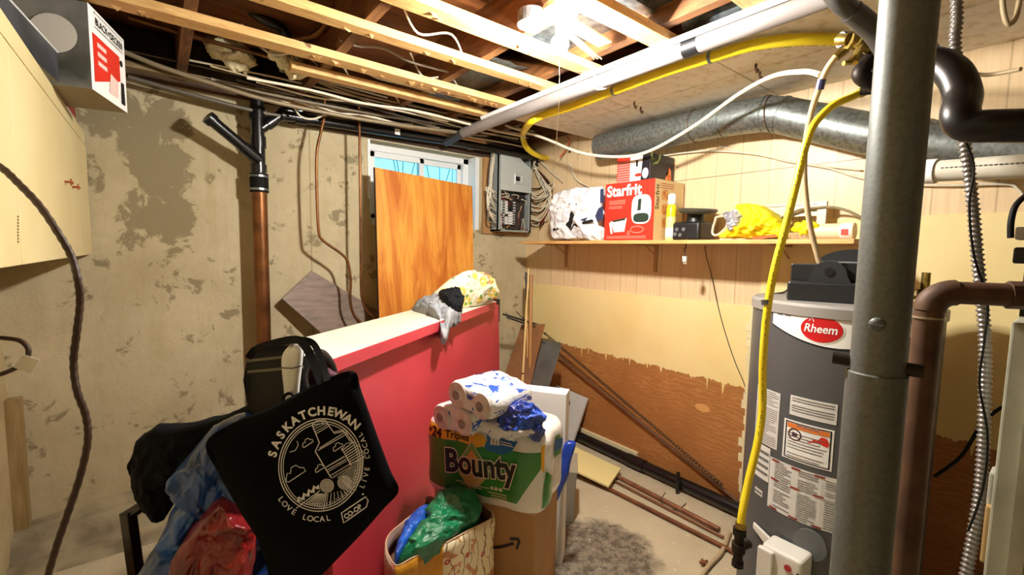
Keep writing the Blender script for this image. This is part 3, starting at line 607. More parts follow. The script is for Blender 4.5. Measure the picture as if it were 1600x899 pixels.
# more cables stapled under the joists
rr3 = random.Random(5); tones = [M_wire, MATS['cable_tan'], MATS['cable_grey2'], M_wire, mat('cable_dark', '#3a3026', .6)]
for i in range(14):
    y = rr3.uniform(2.42, 2.86); z = rr3.uniform(2.165, 2.20) if i % 3 else rr3.uniform(2.24, 2.34); x0 = rr3.uniform(-.1, .7); x1 = rr3.uniform(1.3, 2.35); pts = []
    for k in range(7): pts.append(V(x0 + (x1 - x0) * k / 6, y + rr3.uniform(-.02, .02), z + rr3.uniform(-.012, .010)))
    pipe('cable', pts, rr3.choice((.004, .005, .0065)), tones[i % 5], 'one of the thin cables strung under the joists along the far wall', 'cable', 8, 5, group='thin cables under the joists')
for i in range(5):
    x0 = (.72, .95, 1.2, .3, .75)[i]; y0 = (1.6, 2.0, 2.2, 2.2, 2.35)[i]
    pipe('cable', [V(x0, y0, 2.3), V(x0 + .12, y0 + .1, 2.25), V(x0 + .25, y0 + .06, 2.27), V(x0 + .4, y0 + .2, 2.24)], .0045, M_wire, 'one of the short white cables sagging in the joist bays', 'cable', 8, 6, group='short cables in the joist bays')
m = MB(); m.bb((.55, 2.72, 2.165), (1.9, 2.76, 2.185)); tag(mk('wood_strip', m, M_strip, bevel=.001), 'thin pale wood strip above the black drain pipe near the window', 'strip')
m = MB(); m.bb((-.3, 2.66, 2.175), (.6, 2.70, 2.2)); tag(mk('wood_strip', m, wood('old_strip', '#8a7450', '#63502f'), bevel=.001), 'weathered wood strip above the drain stack under the joists', 'strip')
# ================================================================ shelf and its load
SZ = 1.468; SX = 2.13
sh = thing('shelf', (2.32, 1.6, SZ - .02), 'long pine shelf board fixed to the panelled wall', 'shelf')
m = MB(); m.bb((SX, .56, SZ - .02), (DX, 2.635, SZ)); mk('board', m, wood('pine_shelf', '#dcae6c', '#c08c4c', (7, 1, 7), 5), sh, bevel=.002)
for y in (2.45, 1.66, .9):
    m = MB(); m.bb((DX - .008, y - .012, SZ - .19), (DX, y + .012, SZ - .02)); m.bb((SX + .10, y - .01, SZ - .027), (DX, y + .01, SZ - .02)); m.plate([V(DX - .01, y - .003, SZ - .09), V(DX - .01, y + .003, SZ - .09), V(DX - .12, y + .003, SZ - .027), V(DX - .12, y - .003, SZ - .027)], (.006, 0, .002)); mk('bracket', m, mat('bracket_tan', '#b08c62', .5), sh)
def ya(u, x, v=400): return onx(u, v, x).y
# air-fryer carton
x0 = SX + .02; y1 = ya(943, x0); y0 = ya(1019, x0); h0 = .338
fb = thing('product_box', (x0 + .11, (y0 + y1) / 2, SZ), 'red appliance box with white lettering standing on the shelf beneath a smaller box', 'box')
Mred = mat('print_red', '#d8301f', .45); Mcr = mat('print_cream', '#d9bf8a', .5); Mwh = mat('print_white', '#f2f0ea', .5); Mdk = mat('print_dark', '#1b1a1c', .5)
m = MB(); m.bb((x0, y0, SZ), (DX - .015, y1, SZ + h0)); m.mi = [0] * 6; bx = mk('carton', m, [Mred, Mcr], fb)
for p in bx.data.polygons:
    if p.normal.y < -.5 or p.normal.z > .5: p.material_index = 1
W = y1 - y0; f = Fr((x0 - .0008, y1, SZ), (0, -1, 0), (0, 0, 1)).fn()
m = MB(); m.text('Starfrit', f, .088, .0028, .012, .262); mk('lettering', m, Mwh, fb)
m = MB()
ell = lambda cx, cy, rx, ry, e=1, k=28: [(cx + rx * math.copysign(abs(math.cos(a)) ** e, math.cos(a)), cy + ry * math.copysign(abs(math.sin(a)) ** e, math.sin(a))) for a in [2 * math.pi * i / k for i in range(k)]]
m.poly2(ell(.262, .175, .066, .082, .6), f, .2); m.poly2([(.045, .112), (.165, .130), (.150, .052), (.075, .048)], f, .2); m.poly2([(.035, .105), (.05, .11), (.065, .04), (.05, .04)], f, .2)
f2 = Fr((x0 - .0014, y1, SZ), (0, -1, 0), (0, 0, 1)).fn(); m.cur = 1
m.poly2([(.236, .168), (.26, .170), (.262, .235), (.24, .232)], f2, .3); m.poly2(ell(.262, .128, .052, .026, .7), f2, .3); m.poly2([(.055, .118), (.158, .132), (.152, .118), (.07, .108)], f2, .3)
m.cur = 2
for (a, b, c, n_) in ((.03, .15, .232, 3), (.03, .13, .198, 2), (.17, .19, .05, 3), (.02, .30, .022, 2)):
    for i in range(n_): m.poly2([(a, c - i * .009), (b, c - i * .009), (b, c - i * .009 + .003), (a, c - i * .009 + .003)], f, .5)
for r in (.046, .042): m.line2(ell(.238, .062, r, r * .42), .0018, f, True)
mk('front_picture', m, [Mwh, mat('print_green_dark', '#23352a', .5), mat('print_pink', '#f0a08c', .5)], fb)
fs_ = Fr((x0, y0 - .0008, SZ), (1, 0, 0), (0, 0, 1)).fn()
m = MB(); m.text('Starfrit', fs_, .05, .001, .04, .17, rot=R_(90)); mk('side_lettering', m, mat('print_brown', '#5d4326', .5), fb)
m = MB()
for c in ((.075, .255), (.08, .175), (.085, .10)): m.poly2(ell(c[0] + .02, c[1], .03, .03, .6), fs_, .2)
mk('food_picture', m, mat('food_print', '#b5622c', .5, c2='#e3b25c', scale=40), fb)
m = MB(); 
for i in range(3): m.poly2([(.05, .315 - i * .012), (.18, .315 - i * .012), (.18, .319 - i * .012), (.05, .319 - i * .012)], fs_, .5)
mk('side_print', m, mat('print_rust', '#b04a30', .5), fb)
# small box on top
zb = SZ + h0; ya1 = y1 - .045; ya0 = ya(1004, x0 + .01)
sb = thing('product_box', (x0 + .1, (ya0 + ya1) / 2, zb), 'small white and dark kitchen-gadget box with red checks on top of the red box', 'box')
m = MB(); xb = x0 + .045; m.bb((xb, ya0, zb), (DX - .02, ya1, zb + .155)); bx = mk('carton', m, [Mwh, mat('box_black', '#1a171c', .4)], sb)
for p in bx.data.polygons:
    if p.normal.y < -.5: p.material_index = 1
f = Fr((xb - .0008, ya1, zb), (0, -1, 0), (0, 0, 1)).fn(); Wb = ya1 - ya0
m = MB(); m.poly2([(0, 0), (.095, 0), (.095, .155), (0, .155)], f, .3); mk('checked_panel', m, mat('print_red', '#d8301f'), sb)
m = MB(); fo = Fr((xb - .0014, ya1, zb), (0, -1, 0), (0, 0, 1)).fn()
for i in range(9):
    for j in range(9): m.poly2([(.004 + i * .0102 + .005 * (j % 2), .008 + j * .0142), (.009 + i * .0102 + .005 * (j % 2), .008 + j * .0142), (.009 + i * .0102 + .005 * (j % 2), .016 + j * .0142), (.004 + i * .0102 + .005 * (j % 2), .016 + j * .0142)], fo, .5)
mk('check_print', m, mat('print_pink2', '#f3c9bf', .5), sb)
m = MB(); m.poly2([(Wb - .062, 0), (Wb, 0), (Wb, .155), (Wb - .05, .155)], f, .3); m.poly2([(.135, .088), (.150, .088), (.150, .125), (.135, .125)], f, .3); mk('dark_panel', m, mat('box_black', '#1a171c'), sb)
m = MB(); m.poly2(ell(.155, .04, .026, .010), f, .3); mk('red_badge', m, Mred, sb)
m = MB(); m.poly2(ell(Wb - .03, .045, .022, .03), fo, .3); mk('round_picture', m, mat('print_lilac', '#b9b4cf', .5), sb)
f = Fr((xb, ya0 - .0008, zb), (1, 0, 0), (0, 0, 1)).fn()
m = MB(); L = DX - .02 - xb
m.poly2([(L - .09, 0), (L - .02, .0), (L - .03, .08), (L - .05, .10), (L - .06, .05), (L - .08, .04)], f, .3); mk('food_picture', m, mat('food_print2', '#d6502c', .5, c2='#f0a03c', scale=60), sb)
m = MB(); m.line2([(.05 + .04 * math.cos(a), .155 + .05 * math.sin(a)) for a in [math.pi * (1 + i / 14) for i in range(15)]], .014, f); m.poly2([(.03, .09), (.045, .10), (.04, .13), (.02, .12)], f, .4); mk('green_ring_print', m, mat('print_olive', '#8f9b55', .5), sb)
# spray bottle in front of the right side
by = y0 - .05; bc = V(x0 + .09, by, SZ)
bo = thing('spray_can', bc, 'yellow aerosol can with white cap standing right of the red box', 'spray can')
m = MB(); m.lathe(bc, [(.026, 0), (.028, .004), (.028, .12), (.026, .13)], 24); mk('body', m, mat('can_cream', '#e8d78a', .35), bo, smooth=True)
m = MB(); m.lathe(bc + V(0, 0, .13), [(.026, 0), (.026, .05), (.02, .065), (.016, .068)], 24); mk('shoulder', m, mat('can_yellow', '#f2d81a', .35), bo, smooth=True)
m = MB(); m.lathe(bc + V(0, 0, .198), [(.019, 0), (.022, .012), (.02, .05), (.012, .06)], 20); m.box(bc + V(-.012, 0, .24), (.03, .014, .02)); mk('cap', m, Mwh, bo, smooth=True)
m = MB(); m.lathe(bc + V(0, 0, .02), [(.0285, 0), (.0285, .05)], 24); mk('label_band', m, Mwh, bo, smooth=True)
# crumpled white bag
g = [onx(u, v, SX + .06) for u, v in ((866, 372), (862, 340), (866, 318), (876, 302), (900, 294), (925, 293), (943, 294), (943, 330), (943, 378), (915, 378), (885, 378))]
for p in g:
    p.z = max(p.z, SZ + .003)
wbg = thing('plastic_bag', g[0], 'white plastic bag with black print standing at the left end of the shelf', 'bag')
t_ = .075; mb = puff(g, t_, (1, -.0, 0), 12, .022, 9, 6, 3); mk('bag', mb, mat('bag_white', '#e8e8ea', .35, bump=.9, bs=14, bd=.03, coat=.3), wbg, smooth=True, auto=180)
f = lambda a, b: onx(a, b, SX + .06 - .074 + .0) if False else None
def bagf(u, v):
    c = V(0, 0, 0)
    cc = sum(cat(g, 6, True), V(0, 0, 0)) / len(cat(g, 6, True)); p = onx(u, v, SX - .03); return p
def bprint(nm, q, mt):
    m = MB(); q = [onx(u, v, SX - .022) for u, v in q]; m.add(q, [list(range(len(q)))]); mk(nm, m, mt, wbg, solid=.003)
for q in ([(889, 318), (901, 318), (900, 330), (894, 342), (897, 352), (892, 360), (884, 352), (890, 340)], [(896, 350), (925, 343), (928, 346), (900, 354)], [(864, 357), (884, 354), (884, 357), (864, 361)]): bprint('black_print', q, mat('print_dark', '#1b1a1c'))
for q in ([(866, 326), (876, 325), (877, 333), (866, 334)], [(935, 326), (942, 322), (942, 344), (934, 346), (930, 338)], [(938, 296), (943, 295), (943, 316), (938, 318)], [(904, 344), (918, 340), (914, 346)]): bprint('navy_print', q, mat('print_navy', '#2b3657', .4))
# black cooker base
cy = ya(1086, 2.3); kc = V(2.31, cy, SZ)
kc_ = thing('slow_cooker', kc, 'black kitchen appliance with a wide round top tilted on the shelf', 'kitchen appliance')
m = MB(); m.bb((2.225, cy - .06, SZ), (2.39, cy + .115, SZ + .10)); mk('base', m, M_black, kc_, bevel=.015, seg=4, smooth=True)
m = MB(); m.lathe(kc + V(-.01, .01, .098), [(.05, 0), (.045, .02), (.045, .05), (.055, .055)], 28); mk('neck', m, M_black, kc_, smooth=True)
m = MB(); m.lathe(kc + V(-.01, .0, .155), [(.03, -.01), (.09, -.006), (.102, .006), (.102, .014), (.096, .018), (.085, .010), (.02, .006)], 36, ax=(-.08, -.1, 1)); mk('round_top', m, mat('dark_olive', '#3a3b33', .3), kc_, smooth=True)
m = MB(); 
for i, (a, b) in enumerate(((.03, .06), (.07, .06), (.05, .03), (.08, .035))): m.disc((2.2235, cy + a, SZ + b), (-1, 0, 0), .010)
mk('knobs', m, mat('knob_grey', '#83868c', .3, .5), kc_, solid=.004)
pc = [V(2.21, cy - .01, SZ + .012), V(2.192, cy - .01, SZ), V(2.19, cy - .008, SZ - .04), V(2.192, cy - .004, SZ - .07)]
m = MB(); m.tube(cat([pc[0], pc[1], pc[2], V(2.195, cy + .0, SZ - .045), V(2.188, cy - .008, SZ - .085)], 5), .0035, 8); mk('power_cord', m, mat('cord_brown', '#3a2a1e', .5), kc_, smooth=True)
m = MB(); a = V(2.188, cy - .008, SZ - .085); m.box(a - V(0, 0, .014), (.014, .022, .028)); m.box(a - V(0, .006, .034), (.002, .006, .014)); m.box(a - V(0, -.006, .034), (.002, .006, .014)); mk('plug', m, mat('plug_clear', '#d8cfc0', .3), kc_, bevel=.002)
m = MB(); m.tube(cat([onx(u, v, 2.435) for u, v in ((1101, 384), (1104, 402), (1112, 432), (1121, 475), (1133, 520), (1148, 565), (1162, 598), (1168, 618))], 6), .0022, 6); tag(mk('cable', m, mat('cable_brown', '#4a3826', .6), smooth=True), 'thin dark wire running down the yellow sheet below the shelf', 'cable')
# clear strap loop / silver bag and yellow bag
yb = thing('plastic_bag', onx(1180, 372, 2.28), 'bright yellow crumpled bag lying on the shelf', 'bag')
def ol(px, x, zmin=SZ + .002):
    r = []
    for u, v in px: p = onx(u, v, x); p.z = max(p.z, zmin); r.append(p)
    return r
q = ol(((1129, 372), (1140, 362), (1152, 350), (1160, 336), (1154, 322), (1168, 319), (1184, 320), (1200, 326), (1222, 342), (1230, 356), (1230, 371), (1200, 372), (1160, 372)), 2.29)
mk('bag', puff(q, .075, (1, .0, 0), 12, .022, 13, 6, 8), mat('bag_yellow', '#f3e312', .55, bump=.6, bs=20, bd=.02), yb, smooth=True, auto=180)
q = ol(((1170, 372), (1190, 369), (1210, 366), (1214, 370), (1190, 373.5), (1180, 374)), 2.215); m = MB(); m.plate(q, (.004, 0, 0)); mk('orange_corner', m, mat('bag_orange', '#e2571b', .5), yb)
q = ol(((1134, 334), (1146, 330), (1156, 329), (1165, 338), (1163, 350), (1152, 358), (1143, 362), (1140, 350)), 2.235)
sv = puff(q, .03, (1, 0, 0), 8, .018, 26, 5, 2); tag(mk('silver_wrapper', sv, mat('silver_film', '#b5b3b8', .3, .5, bump=.8, bs=40, bd=.01), smooth=True, auto=180), 'crumpled silver wrapper against the yellow bag', 'wrapper')
m = MB(); m.tube(cat(ol(((1119, 340), (1132, 338), (1138, 346), (1134, 356), (1122, 367), (1114, 366), (1114, 356), (1118, 344)), 2.24), 6, True), .006, 8, closed=True)
tag(mk('clear_strap', m, mat('clear_plastic', '#cdbfa6', .2), smooth=True), 'clear stiff plastic loop between the black appliance and the yellow bag', 'strap')
# metal bracket frame
m = MB(); xf = 2.385; a = onx(1182, 322, xf); b = onx(1294, 320, xf); zt = a.z
m.bb((xf - .01, b.y, zt - .01), (xf, a.y, zt)); m.bb((xf - .004, b.y, zt - .062), (xf, a.y + .0, zt - .0)); m.bb((xf - .02, b.y, SZ + .0), (xf, b.y + .035, zt)); m.bb((xf - .02, a.y - .03, SZ), (xf, a.y, zt))
tag(mk('metal_bracket', m, mat('dull_metal', '#b8ab93', .45, .5)), 'long dull metal frame bracket behind the yellow bag', 'bracket')
m = MB(); m.tube(cat([onx(u, v, 2.36) for u, v in ((1222, 339), (1250, 328), (1275, 325), (1300, 324), (1325, 330), (1345, 340))], 6), .006, 8); tag(mk('hose', m, mat('strap_olive', '#8a7a58', .4), smooth=True), 'olive rubber strap arching over the metal bracket on the shelf', 'strap')
m = MB(); xf = 2.25
m.bb((xf, ya(1270, xf), SZ + .001), (xf + .05, ya(1229, xf), SZ + .034)); tag(mk('clear_packet', m, mat('packet', '#b5986c', .3, c2='#8c7148', scale=60), bevel=.006), 'small clear packet of fasteners on the shelf right of the yellow bag', 'packet')
mb = blob(onx(1258, 357, 2.27) , ((1, 0, 0), (0, 1, 0), (0, 0, 1)), (.02, .04, .025), .012, 40, 36, 20, 1, 4); o_ = mk('yellow_rag', mb, mat('bag_yellow', '#f3e312'), smooth=True, auto=180); tag(o_, 'small yellow fluffy rag behind the yellow hose on the shelf', 'rag')
a = onx(1268, 357, 2.29); b = onx(1336, 357, 2.29); a.z = b.z = SZ + .036
rl = thing('paper_roll', (a + b) / 2 - V(0, 0, .036), 'cream paper roll with a red label lying at the right end of the shelf', 'roll')
m = MB(); m.tube([a, b], .035, 24); mk('roll', m, mat('roll_cream', '#ecd3ae', .5), rl, smooth=True)
m = MB(); m.tube([a.lerp(b, .72), a.lerp(b, .97)], .0358, 24); mk('label_band', m, Mwh, rl, smooth=True)
m = MB(); c = a.lerp(b, .84); m.box(c + V(-.0362, 0, -.004), (.0015, .025, .024)); mk('red_print', m, Mred, rl)
m = MB(); m.tube([a.lerp(b, -.3), a], .03, 24); mk('brown_core', m, mat('core_brown', '#c99a5e', .7), rl, smooth=True)
# ================================================================ water heater
HK = 1.12; HC = (1.735 * HK, .478 * HK); HR = .25 * HK; HT = 1.4 - (1.4 - 1.255) * HK
wh = thing('water_heater', (HC[0], HC[1], 0), 'grey cylindrical gas water heater with a red oval badge behind the steel post', 'water heater')
M_wh = mat('heater_grey', '#5a5b5c', .4, .2); hc = V(HC[0], HC[1], 0)
m = MB(); m.lathe(hc, [(HR - .02, 0), (HR - .02, .05), (HR, .055), (HR, HT - .035)], 64); mk('tank', m, M_wh, wh, smooth=True)
m = MB(); m.lathe(hc + V(0, 0, HT - .04), [(HR + .002, 0), (HR + .006, .003), (HR + .006, .034), (HR - .004, .043), (.0, .046)], 64); mk('lid', m, mat('heater_lid', '#9a9690', .45, .2), wh, smooth=True)
def cylf(off=.0012):
    def f(u, v):
        p = oncyl(u, v, HC, HR); r = V(p.x - HC[0], p.y - HC[1], 0).normalized(); return V(HC[0], HC[1], p.z) + r * (HR + off)
    return f
def cyl_az(p): return math.atan2(p.y - HC[1], p.x - HC[0]) % (2 * math.pi)
def onh(a, z, off=.0012): return V(HC[0] + (HR + off) * math.cos(a), HC[1] + (HR + off) * math.sin(a), z)
def hrect(mb, a0, a1, z0, z1, off=.0012, n=10):
    mb.grid(lambda s, t: onh(a0 + (a1 - a0) * s, z0 + (z1 - z0) * t, off), n, 1)
def az(u, v=600): return cyl_az(oncyl(u, v, HC, HR))
def zz(u, v): return oncyl(u, v, HC, HR).z
M_lab = mat('label_paper', '#d9d6cf', .5); M_txt = mat('label_text', '#6d6a66', .6)
def hlabel(a0, a1, z0, z1, lines, cols=1, mg=.05, heads=()):
    m = MB(); hrect(m, a0, a1, z0, z1); m.cur = 1
    h = (z1 - z0); w_ = (a1 - a0)
    for c in range(cols):
        c0 = a0 + w_ * (mg + c * (1 - mg) / cols); cw = w_ * ((1 - mg) / cols - mg)
        for i in range(lines):
            z = z1 - h * (i + 1) / (lines + 1); e = random.uniform(.55, 1) if random.random() < .35 else 1
            if random.random() < .07: continue
            hrect(m, c0, c0 + cw * e, z - h * .16 / lines, z + h * .16 / lines, .002, 5)
    m.cur = 2
    for fz in heads:
        for k in range(6): hrect(m, a0 + w_ * (k / 6 + .02), a0 + w_ * (k / 6 + .09), z0 + h * fz - .003, z0 + h * fz + .003, .0026)
    return mk('label', m, [M_lab, M_txt, mat('heading_red', '#8f2a26', .5)], wh)
a_ = lambda u: az(u)
# badge strip with swoosh
A0, A1 = az(1208, 505), az(1424, 530)
m = MB(); zt0, zt1 = zz(1209, 486), zz(1209, 500)
m.grid(lambda s, t: onh(A0 + (A1 - A0) * s, (zt1 - .012 - .052 * math.sin(math.pi * min(s * 1.0, 1))) * (1 - t) + zt0 * t), 40, 1); mk('badge_strip', m, Mwh, wh)
m = MB(); m.grid(lambda s, t: onh(A0 + (A1 - A0) * s, (zt1 - .012 - .052 * math.sin(math.pi * s)) - .004 * (1 - t), .0014), 40, 1); mk('badge_line', m, Mdk, wh)
ac, zc_ = az(1283, 515), zz(1283, 515)
bf = lambda x, y, o=.002: onh(ac + x * HK / HR, zc_ + y * HK, o)
m = MB(); m.poly2(ell(0, 0, .056, .042, 1, 40), lambda x, y: bf(x, y, .002), .02); ov = mk('badge', m, Mwh, wh)
m = MB(); m.poly2(ell(0, 0, .051, .0375, 1, 40), lambda x, y: bf(x, y, .003), .02); mk('badge_red', m, mat('badge_red', '#c5161d', .4), ov)
m = MB(); m.text('Rheem', lambda x, y: bf(x, y, .004), .034, .0006, -.043, -.010, shear=.15, sx=.85); m.line2([(-.03, .022), (-.024, .034), (-.018, .020)], .0022, lambda x, y: bf(x, y, .004)); mk('badge_lettering', m, Mwh, ov)
m = MB()
for s in (.05, .12): hrect(m, A0 + (A1 - A0) * s, A0 + (A1 - A0) * (s + .05), zt0 - .010, zt0 - .006, .002)
mk('badge_text', m, M_txt, wh)
hlabel(a_(1185), a_(1221), zz(1210, 702), zz(1210, 612), 26)
hlabel(az(1178, 720), az(1203, 720), zz(1190, 748), zz(1190, 694), 4)
hlabel(az(1180, 765), az(1192, 765), zz(1186, 774), zz(1186, 764), 1)
hlabel(a_(1237), a_(1312), zz(1237, 648), zz(1237, 617), 7)
# warning label
wa0, wa1 = a_(1230), a_(1310); z1 = zz(1233, 655); z0 = zz(1230, 716)
m = MB(); hrect(m, wa0, wa1, z0, z1, .0012); wl = mk('warning_label', m, Mwh, wh)
m = MB(); e = .012 * (1 if wa1 > wa0 else -1) / HR * .5; zb_ = .004
for (b0, b1, c0, c1) in ((wa0 + e, wa1 - e, z1 - .008, z1 - .005), (wa0 + e, wa1 - e, z0 + .005, z0 + .008), (wa0 + e, wa0 + e * 1.6, z0 + .005, z1 - .005), (wa1 - e * 1.6, wa1 - e, z0 + .005, z1 - .005)): hrect(m, b0, b1, c0, c1, .002)
mk('border', m, Mdk, wl)
m = MB(); hrect(m, wa0 + 2 * e, wa1 - 2 * e, z1 - .026, z1 - .010, .002); mk('orange_bar', m, mat('warn_orange', '#dd7a34', .5), wl)
hw = wa1 - wa0; hh = z1 - z0
m = MB(); cf = lambda x, y: onh(wa0 + hw * x, z0 + hh * y, .002)
sc = abs(hw) * HR
m.line2([(.25 + .13 * math.cos(i * .35), .66 + .13 * sc / hh * math.sin(i * .35)) for i in range(18)], .03, cf, True); m.poly2([(.19, .60), (.30, .60), (.31, .70), (.20, .72)], cf, .5); mk('forbidden_mark', m, mat('mark_dark', '#4a2030', .5), wl)
m = MB(); m.poly2([(.50, .56), (.9, .56), (.93, .64), (.86, .62), (.88, .76), (.80, .66), (.78, .78), (.70, .66), (.62, .68), (.60, .62)], cf, .5); mk('flame_mark', m, Mred, wl)
m = MB()
for i in range(9):
    if i != 2: hrect(m, wa0 + hw * .1, wa0 + hw * random.uniform(.75, .9), z0 + .012 + i * .010, z0 + .0145 + i * .010, .002)
m.text('WARNING', lambda x, y: cf(x, y), .095, .003, .28, .865, sx=1.0); mk('label_text', m, M_txt, wl)
hlabel(az(1201, 760), az(1425, 700), zz(1202, 792), zz(1202, 712), 22, 5, heads=(.97, .60, .03))
hlabel(az(1392, 640), az(1424, 640), zz(1400, 690), zz(1400, 600), 6)
# gas valve
va = az(1238, 870); vz = zz(1238, 862); vf = Fr(onh(va, vz - .06, .0), V(-math.sin(va), math.cos(va), 0), (0, 0, 1)); vr = V(math.cos(va), math.sin(va), 0)
if vf.n.dot(vr) < 0: vf = Fr(vf.o, -vf.x, (0, 0, 1))
m = MB(); rot = Matrix((vf.x, vf.n, vf.y)).transposed(); m.box(vf(0, .03, .05), (.125, .09, .13), rot); vv = mk('gas_valve', m, mat('valve_white', '#ddd8cd', .35), wh, bevel=.012, seg=3)
m = MB(); m.box(vf(-.045, .03, .098), (.05, .02, .11), rot); mk('valve_step', m, mat('valve_white', '#ddd8cd'), vv, bevel=.005)
m = MB(); m.disc(vf(.022, .055, .097), vf.n, .011); m.disc(vf(.045, .03, .097), vf.n, .014); m.disc(vf(.048, .01, .097), vf.n, .012); mk('red_marks', m, mat('knob_red', '#a81f24', .4), vv, solid=.003)
m = MB(); m.disc(vf(.052, .052, .097), vf.n, .004); m.tube(cat([vf(-.05, .0, .10), vf(-.05, -.03, .11), vf(-.045, -.10, .10)], 5), .004, 8); mk('valve_cable', m, M_black, vv)
m = MB(); m.disc(vf(.05, .115, .004), vf.n, .05); mk('round_cap', m, mat('cap_grey', '#5d605f', .4), wh, solid=.01)
m = MB(); ba = az(1183, 842); p0 = onh(az(1166, 826) if False else az(1181, 826), zz(1186, 818), .008); p1 = onh(az(1216, 850), zz(1216, 846), .012); m.plate([p0, p1, p1 - V(0, 0, .05), p0 - V(0, 0, .022)], vr * .012); mk('access_cover', m, mat('valve_white', '#ddd8cd'), wh, bevel=.004)
m = MB(); c = hc + V(0, 0, 0); m.tube([onh(va + .3, .16, .0), onh(va + .3, .16, .05)], .014, 12); mk('drain_valve', m, M_black, wh)
# vent blower on top
az_c = math.atan2(HC[1], HC[0]); e2 = V(HC[0], HC[1], 0).normalized(); e1 = V(e2.y, -e2.x, 0); T0 = hc + V(0, 0, HT)
def hb(x, y, z): return T0 + e1 * x * HK + e2 * y * HK + V(0, 0, z * HK)
def hd(*d): return tuple(q * HK for q in d)
rot = Matrix((e1, e2, V(0, 0, 1))).transposed()
vb = mat('blower_black', '#1d1e20', .38)
bw = thing('vent_blower', T0, 'black plastic vent blower housing sitting on top of the water heater', 'vent blower')
m = MB(); m.box(hb(.01, -.02, .033), hd(.30, .26, .062), rot); mk('base', m, vb, bw, bevel=.008)
m = MB(); m.box(hb(-.10, -.03, .09), hd(.075, .12, .055), rot); mk('control_box', m, vb, bw, bevel=.004)
def arch(x, w_, z0, z1, y0, y1, n=16):
    o = [(x - w_ * 1.25, z0), ] + [(x - w_ * math.cos(math.pi * i / n), z1 - w_ + w_ * math.sin(math.pi * i / n)) for i in range(n + 1)] + [(x + w_ * 1.25, z0)]
    return MB().plate([hb(a, y0, b) for a, b in o], e2 * (y1 - y0) * HK)
mk('motor_housing', arch(-.035, .045, .062, .130, -.13, -.03), mat('blower_grey', '#2a2c2f', .35), bw, smooth=True)
m = MB(); m.disc(hb(-.035, -.1305, .096), -e2, .014); mk('bolt_recess', m, M_black, bw, solid=.006)
m = MB(); m.box(hb(.03, .03, .088), hd(.19, .14, .07), rot); mk('fan_box', m, vb, bw, bevel=.004)
m = MB(); n = 20; m.plate([hb(.035 - .105 * math.cos(math.pi * i / n), .0, .122 + .045 * math.sin(math.pi * i / n)) for i in range(n + 1)], e2 * .09); mk('fan_dome', m, mat('blower_grey', '#2a2c2f'), bw, smooth=True)
m = MB(); m.box(hb(.035, -.003, .123), hd(.215, .01, .008), rot); mk('seam_rim', m, mat('rim_grey', '#8b8b88', .3), bw)
pipe('power_cord', [hb(-.14, -.05, .04), P(1225, 457, 1.82), P(1198, 462, 1.84), P(1183, 475, 1.86), P(1178, 500, 1.88), P(1178, 540, 1.9), P(1177, 600, 1.92), P(1173, 660, 1.94)], .004, M_black, 'black power cord looping from the vent blower down behind the yellow hose', 'cord', 8)
for i, (u0, u1) in enumerate(((1385, 1425),)):
    m = MB(); m.tube([hb(.20, .02, 0.001), hb(.20, .02, .10)], .012, 12); m.tube([hb(.20, .02, .03), hb(.20, .02, .05)], .02, 8); m.box(hb(.185, .0, .025), (.05, .03, .012), rot); tag(mk('pipe_fitting', m, M_brass, smooth=True), 'brass pipe fitting on the water heater lid right of the post', 'fitting')
# ================================================================ steel post
pa = R_(90 - (39.8 + 38.1)); PC = V(1.075 * math.cos(pa), 1.075 * math.sin(pa), 0)
sp = thing('steel_post', PC, 'large grey telescoping steel column in the right foreground', 'post')
zj = onz(1366, 583, 0).z; rr = ray(1366, 583); zj = (CAM + rr * (1.07 / math.hypot(rr.x, rr.y))).z
t = NT('post_steel'); co = t.coord(True); n = t.noise(co, 120, 3, .6); c_ = t.mix(t.ramp(n, .4, .65), rgb('#747873'), rgb('#686c67')); n2 = t.ramp(t.noise(co, 3, 5, .6), .5, .8); c_ = t.mix(t.math('MULTIPLY', n2, .3), c_, rgb('#5c584b')); t.base(c_); t.b.inputs['Metallic'].default_value = .45; t.b.inputs['Roughness'].default_value = .5; t.bump(n, .12, .002); M_post = t.m
m = MB(); m.lathe(PC + V(0, 0, zj - .1), [(.042, 0), (.042, 2.44 - zj + .1 - .24)], 48); mk('upper_tube', m, M_post, sp, smooth=True)
m = MB(); m.lathe(PC, [(.0465, .01), (.0465, zj), (.044, zj + .002)], 48); mk('lower_tube', m, M_post, sp, smooth=True)
m = MB(); m.box(PC + V(0, 0, .006), (.2, .2, .012)); mk('base_plate', m, M_post, sp)
m = MB(); vw = PC.normalized(); sd = V(vw.y, -vw.x, 0); m.tube([PC + V(0, 0, zj + .018) - sd * .068, PC + V(0, 0, zj + .014) + sd * .064], .0125, 14); mk('steel_pin', m, mat('pin_dark', '#2c261f', .5, .6), sp, smooth=True)
m = MB(); c = P(1371, 507, 1) - CAM; k = (1.035) / math.hypot(c.x, c.y); c = CAM + c * k; dn = (V(0, 0, 0) + V(c.x - PC.x, c.y - PC.y, 0)).normalized(); c = V(PC.x, PC.y, c.z) + dn * .042; m.lathe(c, [(.0125, 0), (.0125, .003), (.010, .007), (.004, .009)], 24, ax=dn); bt = mk('bolt_head', m, M_post, sp, smooth=True)
m = MB(); m.box(c + dn * .009, (.022, .022, .0012), None); mk('slot', m, mat('slot_dark', '#3a3a36', .6), bt)
